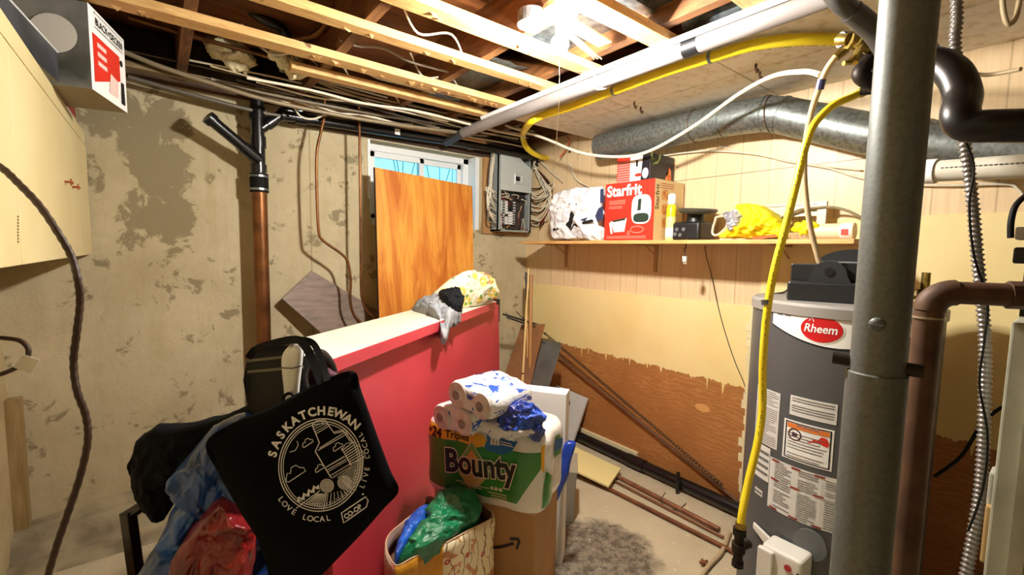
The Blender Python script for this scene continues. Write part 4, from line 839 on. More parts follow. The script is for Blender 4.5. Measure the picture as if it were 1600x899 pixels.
# ================================================================ pipes right of the post
cp = thing('copper_drain_pipe', P(1410, 950, .9), 'thick weathered copper pipe rising right of the post and bending right', 'pipe')
q = [V(*P(1450, 458, .90))]; base = P(1436, 640, .90)
vx = P(1453, 470, .90); pts = [V(vx.x, vx.y, .0), V(vx.x, vx.y, .6), V(vx.x, vx.y, vx.z + .005)]
top = P(1478, 415, .90); end = P(1585, 413, .86)
m = MB(); m.tube([V(vx.x, vx.y, .0), V(vx.x, vx.y, vx.z - .02)], .0235, 22); mk('riser', m, mat('weathered_copper', '#6b4e38', .6, .3, c2='#4b3526', scale=10, world=True, bump=.1, bs=60), cp, smooth=True)
m = MB(); cz = vx.z - .02; c0 = V(vx.x, vx.y, cz); dirx = (end - top); dirx.z = 0; dirx.normalize(); Rb = .038
m.tube([c0 + dirx * (Rb - Rb * math.cos(a)) + V(0, 0, Rb * math.sin(a)) for a in [math.pi / 2 * i / 8 for i in range(9)]] , .0255, 22); mk('elbow', m, MATS['weathered_copper'], cp, smooth=True)
h0_ = c0 + dirx * Rb + V(0, 0, Rb); m = MB(); m.tube([h0_, h0_ + dirx * .12], .022, 22); m.tube([h0_ + dirx * .075, h0_ + dirx * .10], .0265, 8); mk('horizontal_run', m, MATS['weathered_copper'], cp, smooth=True)
m = MB(); m.tube([c0 - V(0, 0, .016), c0 - V(0, 0, .012)], .0262, 22); mk('solder_ring', m, mat('solder', '#b7a98f', .4, .6), cp, smooth=True)
m = MB(); m.tube([h0_ + dirx * .11, h0_ + dirx * .30], .033, 24); mk('rubber_sleeve', m, mat('rubber', '#131211'), cp, smooth=True)
# white pvc
a = onx(1438, 272, 2.30); b = onx(1640, 255, 2.25); 
pv = thing('pvc_pipe', a, 'white plastic pipe with coupling running right along the wall below the duct', 'pipe')
a = P(1440, 269, 1.32); b = P(1700, 254, 1.05)
m = MB(); m.tube([a - (b - a) * .2, b], .030, 22); pvm = m
m = MB(); m.tube([a.lerp(b, -.2), a.lerp(b, .115)], .035, 22); mk('coupling', m, Mwh, pv, smooth=True)
m = pvm; m.cur = 1
for k in range(26): q = a.lerp(b, .15 + k * .032); m.box(q + (CAM - q).normalized() * .030 + V(0, 0, .008), (.006, .006, .003))
mk('pipe', m, [mat('pvc', '#cbc6b4', .4), mat('pvc_print', '#55524a', .6)], pv, smooth=True)
# black trap pipe
pts = [P(1440, 95, .98), P(1468, 100, .95), P(1492, 118, .92), P(1504, 150, .90), P(1500, 178, .88), P(1512, 196, .87), P(1560, 197, .84), P(1660, 196, .80)]
bp = thing('vent_pipe', pts[0], 'fat black pipe curving down behind the post then turning right', 'pipe')
m = MB(); m.tube(cat(pts, 8), .030, 22); mk('pipe', m, mat('black_abs2', '#0c0b0a', .38), bp, smooth=True)
# top pipes above the post
pts = [P(1290, -30, 1.15), P(1312, 2, 1.15), P(1330, 18, 1.16), P(1352, 36, 1.17), P(1375, 60, 1.18), P(1400, 110, 1.2)]
gp_ = thing('gas_pipe', pts[0], 'thick grey iron gas pipe with threaded joint entering behind the top of the post', 'pipe')
m = MB(); m.tube(cat(pts[:3], 6), .024, 20); mk('pipe', m, mat('iron_grey', '#54514c', .45, .5), gp_, smooth=True)
m = MB(); m.tube(cat(pts[2:], 6), .027, 20); mk('elbow', m, mat('iron_grey', '#54514c'), gp_, smooth=True)
m = MB()
for k in range(5): q = pts[2].lerp(pts[3], k * .18 - .3); m.tube([q, q.lerp(pts[3], .12)], .0205, 16)
mk('thread', m, M_galv, gp_, smooth=True)
vs_ = thing('gas_manifold', P(1345, 100, 1.22), 'cluster of brass valves and black elbow where the yellow hoses meet', 'valve')
def tb(pts, r, mt, nm, n=10): mb = MB(); mb.tube([P(*p) for p in pts], r, n); return mk(nm, mb, mt, vs_, smooth=True, auto=50)
tb([(1312, 62, 1.27), (1328, 62, 1.24)], .018, M_brass, 'hose_nut', 8); tb([(1326, 64, 1.24), (1342, 66, 1.24)], .022, M_brass, 'hose_nut', 6)
for k in range(4): tb([(1313 + 4 * k, 62, 1.26), (1315 + 4 * k, 62, 1.26)], .0205, M_galv, 'ring', 16)
tb([(1336, 52, 1.24), (1356, 48, 1.24)], .014, M_brass, 'union', 6); tb([(1350, 62, 1.22), (1334, 98, 1.22)], .011, M_brass, 'valve_body', 8)
tb([(1356, 78, 1.23), (1340, 66, 1.22)], .013, M_brass, 'union', 6); tb([(1326, 98, 1.21), (1336, 88, 1.21)], .008, M_brass, 'valve_key', 6); tb([(1318, 99, 1.21), (1330, 97, 1.21)], .007, M_brass, 'valve_key', 6)
tb([(1352, 88, 1.25), (1372, 70, 1.25)], .022, MATS['black_iron'], 'tee', 14)
mb = MB(); mb.tube(cat([P(1362, 92, 1.24), P(1345, 112, 1.24), P(1352, 124, 1.24), P(1375, 134, 1.24)], 6), .021, 16); mk('elbow', mb, MATS['black_iron'], vs_, smooth=True)
tb([(1345, 142, 1.28), (1375, 138, 1.25)], .014, MATS['black_iron'], 'nipple', 12); tb([(1372, 50, 1.25), (1380, 140, 1.25)], .022, MATS['black_iron'], 'manifold', 14)
# armoured conduit
def conduit(px, d, r, label, w_=None):
    pts = [P(u, v, d) for u, v in px]; c = cat(pts, 10); L = sum((c[i + 1] - c[i]).length for i in range(len(c) - 1)); N = int(L / .0022); out = []; rad = []; acc = 0; j = 0
    for i in range(N + 1):
        s = L * i / N
        while j < len(c) - 2 and acc + (c[j + 1] - c[j]).length < s: acc += (c[j + 1] - c[j]).length; j += 1
        l = (c[j + 1] - c[j]).length; out.append(c[j].lerp(c[j + 1], min((s - acc) / l, 1))); rad.append(r * (1 if i % 5 in (0, 1) else .74))
    m = MB(); m.tube(out, rad, 12); return m
cd = thing('armored_conduit', P(1515, 940, .95), 'flexible ridged metal conduit hanging vertically at the right', 'conduit')
cpx = [(1494, -25), (1495, 30), (1492, 62), (1496, 110), (1502, 170), (1506, 215), (1513, 260), (1520, 320), (1527, 400), (1534, 470), (1539, 530), (1539, 600), (1537, 680), (1532, 760), (1522, 830), (1508, 905), (1500, 960)]
mk('conduit', conduit(cpx, .98, .0115, ''), mat('flex_metal', '#8f8b86', .3, .6), cd, smooth=True, auto=80)
pts = [P(u + 9 * math.sin(i * 1.9), v, .965 - .0 * i) for i, (u, v) in enumerate(cpx[5:15])]; m = MB(); m.tube(cat(pts, 8), .0022, 8); mk('wrapped_wire', m, mat('wire_black', '#15130f'), cd, smooth=True)
pipe('cable', [P(1595, 108, 1.25), P(1560, 115, 1.3), P(1535, 117, 1.32), P(1505, 112, 1.33)], .006, mat('cable_tan', '#a89470'), 'tan cable crossing the ceiling at the far right above the black pipe', 'cable')
pipe('cable', [P(1566, -10, 1.2), P(1568, 18, 1.2), P(1575, 38, 1.2), P(1587, 28, 1.2), P(1594, -8, 1.2)], .006, mat('cable_tan', '#a89470'), 'loop of tan cable hanging from the ceiling at the top right', 'cable')
pipe('cable', [P(1579, 372, 1.05), P(1580, 345, 1.05), P(1588, 320, 1.05), P(1610, 300, 1.05)], .006, mat('wire_black', '#15130f'), 'dark cable curving up from the white box at the far right', 'cable')
pipe('cable', [onx(u, v, 2.0) for u, v in ((1460, 745), (1500, 715), (1530, 670), (1560, 640), (1600, 625))], .005, mat('wire_black', '#15130f'), 'dark cable in the shadow behind the conduit', 'cable')
# furnace at the frame edge
fn_ = P(1574, 560, .86); 
fu = thing('furnace', (fn_.x + .3, fn_.y - .35, 0), 'pale metal furnace cabinet cut off by the right edge', 'furnace')
m = MB(); m.bb((fn_.x, fn_.y - .7, 0), (fn_.x + .55, fn_.y, 1.28)); mk('cabinet', m, mat('furnace_cream', '#a9a68f', .5, c2='#8b8974', scale=6, world=True), fu, bevel=.004)
m = MB(); m.bb((fn_.x - .012, fn_.y - .05, .1), (fn_.x, fn_.y - .03, 1.25)); mk('door_edge', m, mat('furnace_cream', '#a9a68f'), fu)
m = MB(); c = P(1600, 555, .86); m.box(c + V(-.0, -.01, 0), (.03, .03, .12)); mk('switch_box', m, M_black, fu, bevel=.004)
m = MB(); c = P(1568, 765, .90); m.box(c, (.05, .04, .07)); mk('relay_box', m, mat('relay', '#a7a493', .5), fu, bevel=.004)
m = MB(); c = P(1560, 835, .90); m.box(c, (.05, .04, .12)); mk('gas_control', m, mat('tan_box', '#b59560', .5), fu, bevel=.004)
m = MB(); c = P(1590, 392, .95); m.box(c + V(.02, -.03, -.01), (.07, .07, .034)); mk('flue_collar', m, M_black, fu, bevel=.004); c2 = c; m = MB(); m.bb((c.x + .005, c.y - .05, 1.278), (c.x + .04, c.y - .012, c.z - .02)); mk('riser', m, M_black, fu)
m = MB(); c = P(1592, 368, .95); m.box(c + V(.02, -.03, 0.004), (.07, .07, .026)); mk('white_box', m, mat('grey_box', '#b9b9b4', .5), fu, bevel=.003)
# ================================================================ red bar with white counter
M_red = mat('red_paint', '#c9414c', .42, c2='#bb3844', scale=2.2, world=True, bump=.04, bs=20)
M_ctr = mat('white_laminate', '#e6e3d2', .35, c2='#d9d4bd', scale=2, world=True)
BZ = 1.07
b1 = onz(560, 547, BZ); b2 = onz(688, 502, BZ); bd = (b2 - b1); bd.z = 0; bd.normalize(); bn = V(bd.y, -bd.x, 0)      # bn points to the camera side
if bn.dot(CAM - b1) < 0: bn = -bn
def alongu(u, off=0, z=BZ):                        # point of the counter's front line at pixel column u
    best = min([i * .005 for i in range(-200, 500)], key=lambda s: abs((lambda q: CX + F * q.x / -q.z)(ROT.transposed() @ (b1 + bd * s + bn * off + V(0, 0, z - BZ) - CAM)) - u)); return best
sL, sR = alongu(487), alongu(776)
bar = thing('bar_counter', b1 + bd * (sL + sR) / 2 - V(0, 0, BZ), 'red-painted home bar with a white counter top standing across the room', 'bar counter')
BWD = .30
m = MB(); A = b1 + bd * sL; B = b1 + bd * sR
m.plate([A, B, B - bn * BWD, A - bn * BWD + bd * .26], (0, 0, -.045)); ct = mk('counter_top', m, [M_ctr, M_red, mat('bar_back', '#6a5d4f', .6)], bar, bevel=.002)
for p in ct.data.polygons:
    if p.normal.dot(bn) > .7: p.material_index = 1
    if p.normal.dot(bn) < -.7: p.material_index = 2
fz = BZ - .045; po = -.045
fl, fr = alongu(519, po, .5), alongu(779, po, 1.0)
A = b1 + bd * fl + bn * po; B = b1 + bd * fr + bn * po; A.z = B.z = 0
m = MB(); m.plate([V(A.x, A.y, 0), B + bd * .10, V(B.x, B.y, fz), V(A.x, A.y, fz)], -bn * .02); mk('front_panel', m, M_red, bar, bevel=.001)
m = MB(); 
for e, o in ((A + bd * .01, .02), (B, .0)):
    m.plate([e - bn * .02, e - bn * (BWD - .02), e - bn * (BWD - .02) + V(0, 0, fz), e - bn * .02 + V(0, 0, fz)], -bd * .02)
mk('end_panel', m, M_red, bar)
m = MB(); m.plate([A - bn * .2 + V(0, 0, .45), B - bn * .2 + V(0, 0, .45), B - bn * .03 + V(0, 0, .45), A - bn * .03 + V(0, 0, .45)], (0, 0, .02)); mk('inner_shelf', m, mat('bar_back', '#6a5d4f'), bar)
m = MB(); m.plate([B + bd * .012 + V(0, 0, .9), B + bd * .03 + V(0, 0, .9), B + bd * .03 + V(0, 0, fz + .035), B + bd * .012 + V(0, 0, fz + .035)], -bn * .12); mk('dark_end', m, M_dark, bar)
# clothes on the counter
def on_ctr(px, lift=0): return [onz(u, v, BZ + lift) for u, v in px]
cl = [P(u, v, 2.40 + (u - 680) * .0035) for u, v in ((676, 470), (686, 454), (703, 436), (722, 429), (746, 430), (763, 440), (771, 454), (772, 468), (762, 474), (735, 482), (712, 486), (690, 484))]
flo = NT('floral_cloth'); co = flo.coord(True); vr_ = flo.n('TexVoronoi', Scale=13); flo.l(co, vr_.inputs['Vector']); v2 = flo.n('TexVoronoi', Scale=19); flo.l(flo.coord(True, (1.1, .9, 1.2)), v2.inputs['Vector'])
c_ = flo.mix(flo.ramp(vr_.outputs['Distance'], .42, .36), rgb('#dcd4b6'), rgb('#d8bc5a')); c_ = flo.mix(flo.ramp(vr_.outputs['Distance'], .13, .09), c_, rgb('#f5f2ea')); c_ = flo.mix(flo.ramp(v2.outputs['Distance'], .24, .20), c_, rgb('#5f8f48'))
c_ = flo.mix(flo.ramp(flo.noise(co, 13, 3), .60, .63), c_, rgb('#dd8a58')); flo.base(c_); flo.b.inputs['Roughness'].default_value = .85
mb = puff(cl, .075, (bn.x, bn.y, .55), 12, .030, 10, 6, 11); tag(mk('floral_cloth', mb, flo.m, smooth=True, auto=180), 'crumpled floral cloth heaped on the far end of the white counter', 'cloth')
q = [onz(u, v, BZ + .02) + V(0, 0, 0) for u, v in ((642, 487), (658, 474), (682, 466), (706, 470), (724, 482), (722, 500), (700, 520), (690, 516), (676, 498), (660, 486))]
q = [P(u, v, d) for u, v, d in ((641, 488, 2.42), (655, 473, 2.45), (675, 465, 2.46), (700, 466, 2.4), (716, 476, 2.3), (720, 486, 2.22), (705, 498, 2.10), (697, 528, 2.02), (689, 520, 2.02), (686, 500, 2.08), (672, 488, 2.2), (655, 484, 2.3))]
mb = puff(q, .03, (0, 0, 1), 10, .034, 12, 6, 21); tag(mk('grey_garment', mb, mat('grey_fabric', '#9a9c9f', .7, c2='#77797c', scale=7, bump=.5, bs=24, bd=.02), smooth=True, auto=180), 'grey garment draped over the counter edge left of the floral cloth', 'garment')
q = [P(u, v, d) for u, v, d in ((685, 462, 2.36), (700, 455, 2.36), (716, 458, 2.34), (723, 470, 2.28), (720, 484, 2.2), (708, 482, 2.15), (698, 474, 2.2))]
mb = puff(q, .03, (0, -.3, 1), 8, .030, 16, 6, 31); tag(mk('black_garment', mb, mat('black_fabric', '#16171a', .75, bump=.6, bs=30), smooth=True, auto=180), 'small black garment bunched between the grey garment and the floral cloth', 'garment')
# ================================================================ cardboard box, towels, tissue
L_ = onz(672, 764, .45); Rp = onz(862, 801, .45); L_.z = Rp.z = 0
ux = (onz(836, 803, .45) - onz(755, 783, .45)); ux.z = 0; ux.normalize(); fnn = V(ux.y, -ux.x, 0)
if fnn.dot(CAM - L_) < 0: fnn = -fnn
CR = onz(836, 803, .45); CR.z = 0
M_card = mat('cardboard', '#b58a5c', .8, c2='#a67c50', scale=4, world=True)
cbx = thing('cardboard_box', CR - ux * .2 - fnn * .15, 'brown cardboard shipping box with a printed arrow under the paper towels', 'box')
BW_ = .42
m = MB(); c0 = CR; c1 = CR - ux * BW_; m.plate([c1, c0, c0 - fnn * .30, c1 - fnn * .30], (0, 0, .442)); mk('carton', m, M_card, cbx, bevel=.003)
m = MB(); m.plate([c1 + V(0, 0, .443) + fnn * .004, c0 + V(0, 0, .443) + fnn * .004, c0 + V(0, 0, .443) - fnn * .15, c1 + V(0, 0, .443) - fnn * .15], (0, 0, .007)); mk('flap', m, mat('cardboard_light', '#cfa97c', .8), cbx)
bf_ = Fr(c1 + fnn * .001, ux, (0, 0, 1)); fz_ = bf_.fn(.0015)
def pxb(u, v):                                     # pixel -> box-face coordinates
    r = ray(u, v); t_ = (c0 - CAM).dot(fnn) / r.dot(fnn); q = CAM + r * t_ - c1; return (q.dot(ux), q.z)
m = MB(); pts = [pxb(*p) for p in ((700, 828), (730, 846), (755, 855), (780, 855), (803, 849))]
pts = [tuple(p)[:2] for p in cat([V(a, b, 0) for a, b in pts], 5)]; m.line2(pts, .011, fz_)
pts = [tuple(p)[:2] for p in cat([V(*pxb(*p), 0) for p in ((797, 842), (810, 843), (811, 848), (807, 858))], 5)]; m.line2(pts, .010, fz_); mk('arrow_print', m, mat('print_dark2', '#2b1d1a', .6), cbx)
m = MB(); m.plate([c0 + V(0, 0, .449) - ux * .001, c0 + V(0, 0, .449), c0 - fnn * .3 + V(0, 0, .449), c0 - fnn * .3 - ux * .05 + V(0, 0, .449)], (0, 0, .002)); mk('tape', m, mat('tape', '#c9ab78', .3), cbx)
# paper towel pack
TW = (Rp - L_).dot(ux); TH = .285; TD = .27; TO = V(L_.x, L_.y, .452)
TO = V((CR - ux * (CR - onz(860, 799, .45)).dot(ux) * 0).x, 0, 0) if False else TO
TO = c0 + ux * .035 - ux * TW + fnn * .02; TO.z = .452
def tsurf(a, b, off=0):
    s = a / TW; k = min(max(abs(2 * s - 1), 0), 1); y = -.045 * k ** 8; y += .010 * abs(math.sin(math.pi * s * 3)) ** .6 - .01
    bb = min(max(abs(2 * b / TH - 1), 0), 1); y -= .03 * bb ** 10
    y += .004 * nz((a * 9, b * 9, 1), 1)
    return TO + ux * a + fnn * (y + off) + V(0, 0, b)
def tprof(th, b):
    # perimeter: super-ellipse in plan
    c, s = math.cos(th), math.sin(th); bb = abs(2 * b / TH - 1); sc = 1 - .07 * bb ** 9
    a = .5 * TW * (1 + math.copysign(abs(c) ** .28, c) * sc); d = .5 * TD * (1 + math.copysign(abs(s) ** .28, s) * sc)
    q = TO + ux * a - fnn * d + V(0, 0, b); sca = .007 * math.sin(math.pi * a / TW * 3) ** 2 * abs(s) + .007 * math.sin(math.pi * d / TD * 2) ** 2 * abs(c)
    return q + (ux * c * .5 - fnn * s).normalized() * sca + ux * .004 * nz(q, 14) + fnn * .004 * nz(q, 11)
pt = thing('paper_towel_pack', TO + ux * TW / 2 - fnn * TD / 2, 'large green and white pack of paper towels standing on the cardboard box', 'paper towels')
M_film = mat('film_white', '#e9e7e0', .25, bump=.35, bs=18, bd=.01, coat=.5)
m = MB(); m.grid(lambda s, t: tprof(2 * math.pi * s, TH * t), 600, 48); m.add([tprof(2 * math.pi * i / 120, TH) for i in range(120)], [list(range(120))])
m.add([tprof(2 * math.pi * i / 120, 0) for i in range(120)], [list(range(120))]); mk('wrap', m, M_film, pt, smooth=True, auto=70)
def tf(off):
    def f(a, b):
        s = min(max(a / TW, .0), 1); bb = abs(2 * b / TH - 1); sc = 1 - .07 * bb ** 9
        # invert the super-ellipse on the near side
        c = (2 * s - 1) / sc; c = max(-.999, min(.999, c)); cc = abs(c) ** (1 / .28); sn = math.sqrt(max(1 - cc * cc, 0)); th = math.atan2(-sn, math.copysign(cc, c))
        return tprof(th, b) + fnn * off
    return f
g_ = mat('print_green', '#2f7d2a', .3, c2='#3f8f33', scale=10, coat=.5)
def tdec(name, polys, mt, off, res=.015, par=None):
    m = MB()
    for p in polys: m.poly2([(a * TW, b * TH) for a, b in p], tf(off), res)
    return mk(name, m, mt, par or pt, smooth=True, auto=80)
tdec('green_print', [[(.01, .78), (.55, .78), (.74, .80), (.97, .82), (.965, .60), (.90, .40), (.80, .12), (.60, .10), (.48, .12), (.30, .10), (.01, .12)]], g_, .0012)
tdec('yellow_band', [[(.01, .96), (.52, .94), (.56, .88), (.54, .80), (.48, .76), (.30, .79), (.01, .78)]], mat('print_yellow', '#f0b429', .35), .0022)
tdec('blue_print', [[(.55, .94), (.80, .93), (.76, .80), (.68, .72), (.56, .74), (.54, .80), (.56, .88)]], mat('print_blue', '#2269a8', .35), .0030)
tdec('corner_print', [[(.965, .90), (.985, .90), (.985, .55), (.97, .60)]], mat('print_yellow', '#f0b429'), .003)
dm = lambda cx, cy, w_, h_: [(cx - w_, cy), (cx, cy - h_), (cx + w_, cy), (cx, cy + h_)]
tdec('diamond', [dm(.435, .47, .150, .37)], mat('print_pale', '#c9d7a0', .35), .0038)
tdec('diamond_green', [dm(.435, .50, .130, .32)], mat('print_leaf', '#6fa04e', .35), .0046); tdec('diamond_tan', [dm(.435, .36, .115, .24)], mat('print_tan', '#c9b070', .35), .0054)
tdec('diamond_tan', [dm(.435, .58, .07, .14)], mat('print_orange', '#d99a4a', .35), .0056)
m = MB(); kw = dict(rot=R_(3.5), sx=.80)
m.text('Bounty', tf(.0062), .125, .0085, .205 * TW, .36 * TH, **kw); mk('lettering_outline', m, mat('print_cream2', '#e9dcc0', .4), pt)
m = MB(); m.text('Bounty', tf(.0072), .125, .0042, .205 * TW, .36 * TH, **kw); mk('lettering', m, mat('print_black', '#231713', .4), pt)
m = MB(); m.text('24', tf(.0036), .052, .0022, .075 * TW, .795 * TH, sx=.9); m.text('+', tf(.0036), .035, .002, .03 * TW, .82 * TH); m.text('Triples', tf(.0036), .040, .0008, .20 * TW, .815 * TH, sx=.9); mk('lettering', m, mat('print_black', '#231713'), pt)
m = MB()
for i in range(3): m.poly2([((.60 + .035 * i + .015 * math.cos(a)) * TW, .25 * TH + .007 * math.sin(a)) for a in [math.pi * k / 5 for k in range(10)]], tf(.003), .1)
for (a, b, c) in ((.57, .72, .19), (.60, .72, .155), (.59, .72, .12), (.66, .76, .885), (.66, .77, .855), (.30, .58, .24), (.34, .52, .21)): m.poly2([(a * TW, c * TH), (b * TW, c * TH), (b * TW, (c + .012) * TH), (a * TW, (c + .012) * TH)], tf(.0066), .02)
for i in range(3): m.poly2([((.585 + .024 * i) * TW, .83 * TH), ((.603 + .024 * i) * TW, .83 * TH), ((.603 + .024 * i) * TW, .90 * TH), ((.585 + .024 * i) * TW, .90 * TH)], tf(.0042), .1)
mk('small_print', m, mat('print_cream2', '#e9dcc0'), pt)
# green/blue print on the right side
def ts(off):
    def f(d, b):
        s = d / TD; c = (2 * s - 1); c = max(-.99, min(.99, c)); sn = abs(c) ** (1 / .28); cs = math.sqrt(max(1 - sn * sn, 0)); return tprof(math.atan2(math.copysign(sn, c), cs), b) + ux * off
    return f
m = MB(); m.poly2([(.02, .02), (.10, .02), (.08, .12), (.03, .16)], ts(.003), .02); m.poly2([(.12, .17), (.19, .16), (.18, .24), (.13, .25)], ts(.003), .02); mk('side_print', m, g_, pt)
m = MB(); m.poly2([(.12, .19), (.2, .18), (.2, .22), (.12, .24)], ts(.005), .02); mk('side_print', m, mat('print_blue', '#2269a8'), pt)
# toilet roll packs
TZ = .452 + TH
def rollpack(e0, e1, axis, L, r, label, seed):
    e0 = V(*e0); e1 = V(*e1); ax = V(*axis).normalized(); w_ = (e1 - e0); hw_ = w_.length / 2; X = w_.normalized(); Zz = ax.cross(X).normalized(); c = (e0 + e1) / 2
    th = thing('tissue_pack', V(c.x, c.y, c.z - r) + ax * L / 2, label, 'toilet paper', None)
    n = 56
    def sec(k, s, ins):
        a = 2 * math.pi * k / n; cx = hw_ * math.copysign(min(abs(math.cos(a)) * 1.5, 1), math.cos(a)); rr = (r - ins)
        pinch = 1 - .10 * math.exp(-(math.cos(a) / .25) ** 2)
        q = c + ax * s + X * (cx + rr * math.cos(a)) + Zz * rr * math.sin(a) * pinch
        return q + (X * math.cos(a) + Zz * math.sin(a)) * .005 * ridge(q, 17, seed)
    prof = [(.0, r * .86), (-.004, r * .5), (-.003, .02), (.004, .006), (.014, 0)] + [(s, 0) for s in (L * .25, L * .45, L * .5, L * .55, L * .75)] + [(L - .014, 0), (L - .003, .008), (L, .02), (L, r * .86)]
    m = MB(); vs = [sec(k, s, i) for s, i in prof for k in range(n)]; m.add(vs, [(j * n + k, j * n + (k + 1) % n, (j + 1) * n + (k + 1) % n, (j + 1) * n + k) for j in range(len(prof) - 1) for k in range(n)] + [list(range(n))])
    t = NT('tissue_wrap_%d' % seed); co = t.coord(True); tn = t.noise(t.coord(True, (1.0, 1.0, 3.0)), 11, 3, .6, 1.5); cc_ = t.mix(t.ramp(tn, .55 if seed == 4 else .60, .57 if seed == 4 else .62), rgb('#ecebe8'), rgb('#2d57b8')); cc_ = t.mix(t.ramp(t.noise(co, 20, 2, .5), .66, .69), cc_, rgb('#4f93d8')); t.base(cc_)
    t.b.inputs['Roughness'].default_value = .22; t.b.inputs['Coat Weight'].default_value = .6; t.bump(t.noise(co, 26, 5, .65), .5, .01)
    mk('wrap', m, [t.m], th, smooth=True, auto=60)
    for e in (e0, e1):
        m = MB(); m.lathe(e - ax * .0045, [(r * .96, .006), (r * .9, .001), (r * .5, -.003), (r * .36, -.004)], 28, ax=ax); mk('roll_end', m, mat('tissue_white', '#e3dcd6', .6, c2='#cdbdb6', scale=30, bump=.4, bs=50), th, smooth=True)
        m = MB(); m.disc(e - ax * .0095, -ax, r * .36); mk('core', m, mat('core_grey', '#7d7470', .6, c2='#a79d97', scale=60), th, solid=.001)
    return th
axd = (.30 * ux.x + .85 * -fnn.x, .30 * ux.y + .85 * -fnn.y, 0)
r_ = .047
rollpack(onz(690, 652, TZ + r_), onz(724, 662, TZ + r_ * 1.0), axd, .22, r_, 'lower pack of toilet rolls in clear film on the paper towels', 3)
rollpack(onz(715, 617, TZ + .145), onz(752, 635, TZ + .128), axd, .22, r_ + .003, 'upper pack of toilet rolls with blue print, topmost of the pile', 4)
M_crk = NT('crinkle_film'); co = M_crk.coord(True, (1, 1, 2.5)); M_crk.base(M_crk.mix(M_crk.ramp(M_crk.noise(co, 12, 4, .6, 2), .58, .62), rgb('#e8e6e6'), rgb('#6a72b5'))); M_crk.b.inputs['Roughness'].default_value = .25; M_crk.b.inputs['Coat Weight'].default_value = .5; M_crk.bump(M_crk.noise(M_crk.coord(True), 30, 5, .65), .7, .012)
q = [onz(u, v, TZ + .035) for u, v in ((722, 664), (742, 642), (770, 625), (800, 615), (818, 622), (835, 645), (848, 664), (842, 674), (810, 676), (765, 672))]
tag(mk('plastic_film', puff(q, .026, (0, 0, 1), 14, .022, 16, 6, 9), M_crk.m, smooth=True, auto=180), 'loose crinkled clear film with blue stripes spread over the towel pack', 'plastic film')
q = [P(u, v, 1.60) for u, v in ((771, 676), (779, 654), (790, 637), (808, 629), (830, 630), (846, 642), (854, 655), (846, 664), (851, 676), (842, 690), (830, 688), (822, 676), (800, 682), (785, 682))]
tag(mk('plastic_wrapper', puff(q, .04, (CAM - q[0]).normalized(), 12, .022, 22, 6, 14), mat('blue_film', '#1f4fc0', .22, c2='#122a80', scale=14, lo=.45, hi=.6, bump=.8, bs=40, bd=.012, coat=.6), smooth=True, auto=180), 'crumpled shiny blue wrapper on top of the towel pack', 'wrapper')
# white carton behind
a = P(797, 598, 2.10); b = P(890, 613, 2.02); hZ = a.z; b.z = a.z; wx = (b - a); wx.z = 0; ww = wx.length; wx.normalize(); wn = V(wx.y, -wx.x, 0)
if wn.dot(CAM - a) < 0: wn = -wn
wbx = thing('white_carton', (a + b) / 2 - V(0, 0, hZ), 'tall white carton standing behind the paper towel pack', 'box')
aa = a + wn * .085; bb_ = b + wn * .085
m = MB(); m.plate([a - V(0, 0, hZ), b - V(0, 0, hZ), b - V(0, 0, hZ) + wn * .085, a - V(0, 0, hZ) + wn * .085], (0, 0, hZ)); mk('carton', m, mat('carton_white', '#e4e2de', .6), wbx, bevel=.002)
f = Fr(V(aa.x, aa.y, 0) + wn * .001, wx, (0, 0, 1)).fn(.001); m = MB()
for (x0_, x1_, z_) in ((.5, .8, .10), (.55, .75, .155)): m.poly2([(x0_ * ww, hZ - z_), (x1_ * ww, hZ - z_), (x1_ * ww, hZ - z_ - .004), (x0_ * ww, hZ - z_ - .004)], f, 1)
ft = Fr(V(a.x, a.y, hZ + .001) + wn * .045, wx, wn); m.poly2([(.35 * ww, .0), (.6 * ww, 0), (.6 * ww, .005), (.35 * ww, .005)], ft.fn(), 1); mk('print', m, mat('print_grey', '#8d8f93', .6), wbx)
m = MB(); q = [onx(868, 603, 2.40), onx(917, 624, 2.40), onx(895, 690, 2.30), onx(858, 676, 2.30)]; q2 = [p for p in q]; m.plate(q2, (.02, .0, 0))
wsh = mk('leaning_sheet', m, mat('sheet_grey', '#c9c9c4', .5), bevel=.001); tag(wsh, 'pale grey-white sheet leaning on the plywood behind the white carton', 'board')
c = onx(891, 630, 2.38); m = MB(); m.box(c - V(.008, 0, 0), (.002, .01, .03)); 
mk('red_mark', m, mat('mark_dark', '#4a2030'), wsh)
# blue strap and grey bin
q = [P(u, v, 1.93) for u, v in ((883, 692), (898, 690), (899, 698), (892, 722), (888, 745), (879, 765), (871, 783), (867, 778), (870, 755), (876, 730), (874, 722))]
tag(mk('blue_bag', puff(q, .012, (CAM - q[0]).normalized(), 6, .004, 20, 5, 3), mat('blue_shiny', '#1f43b0', .3, c2='#16307f', scale=9), smooth=True, auto=180), 'edge of a folded blue bag sticking out right of the towel pack', 'bag')
bc = onz(884, 818, 0); gb = thing('plastic_bin', bc, 'low grey plastic bin on the floor behind the cardboard box', 'bin')
e_ = (V(bc.x, bc.y, 0)).normalized(); s_ = V(e_.y, -e_.x, 0)
def fr_(z, k, kk): return [bc + s_ * (.045 * k) + e_ * 0 + V(0, 0, z), bc + s_ * (.045 * k) + e_ * .22 * kk + V(0, 0, z), bc - s_ * .16 * k + e_ * .22 * kk + V(0, 0, z), bc - s_ * .16 * k + V(0, 0, z)]
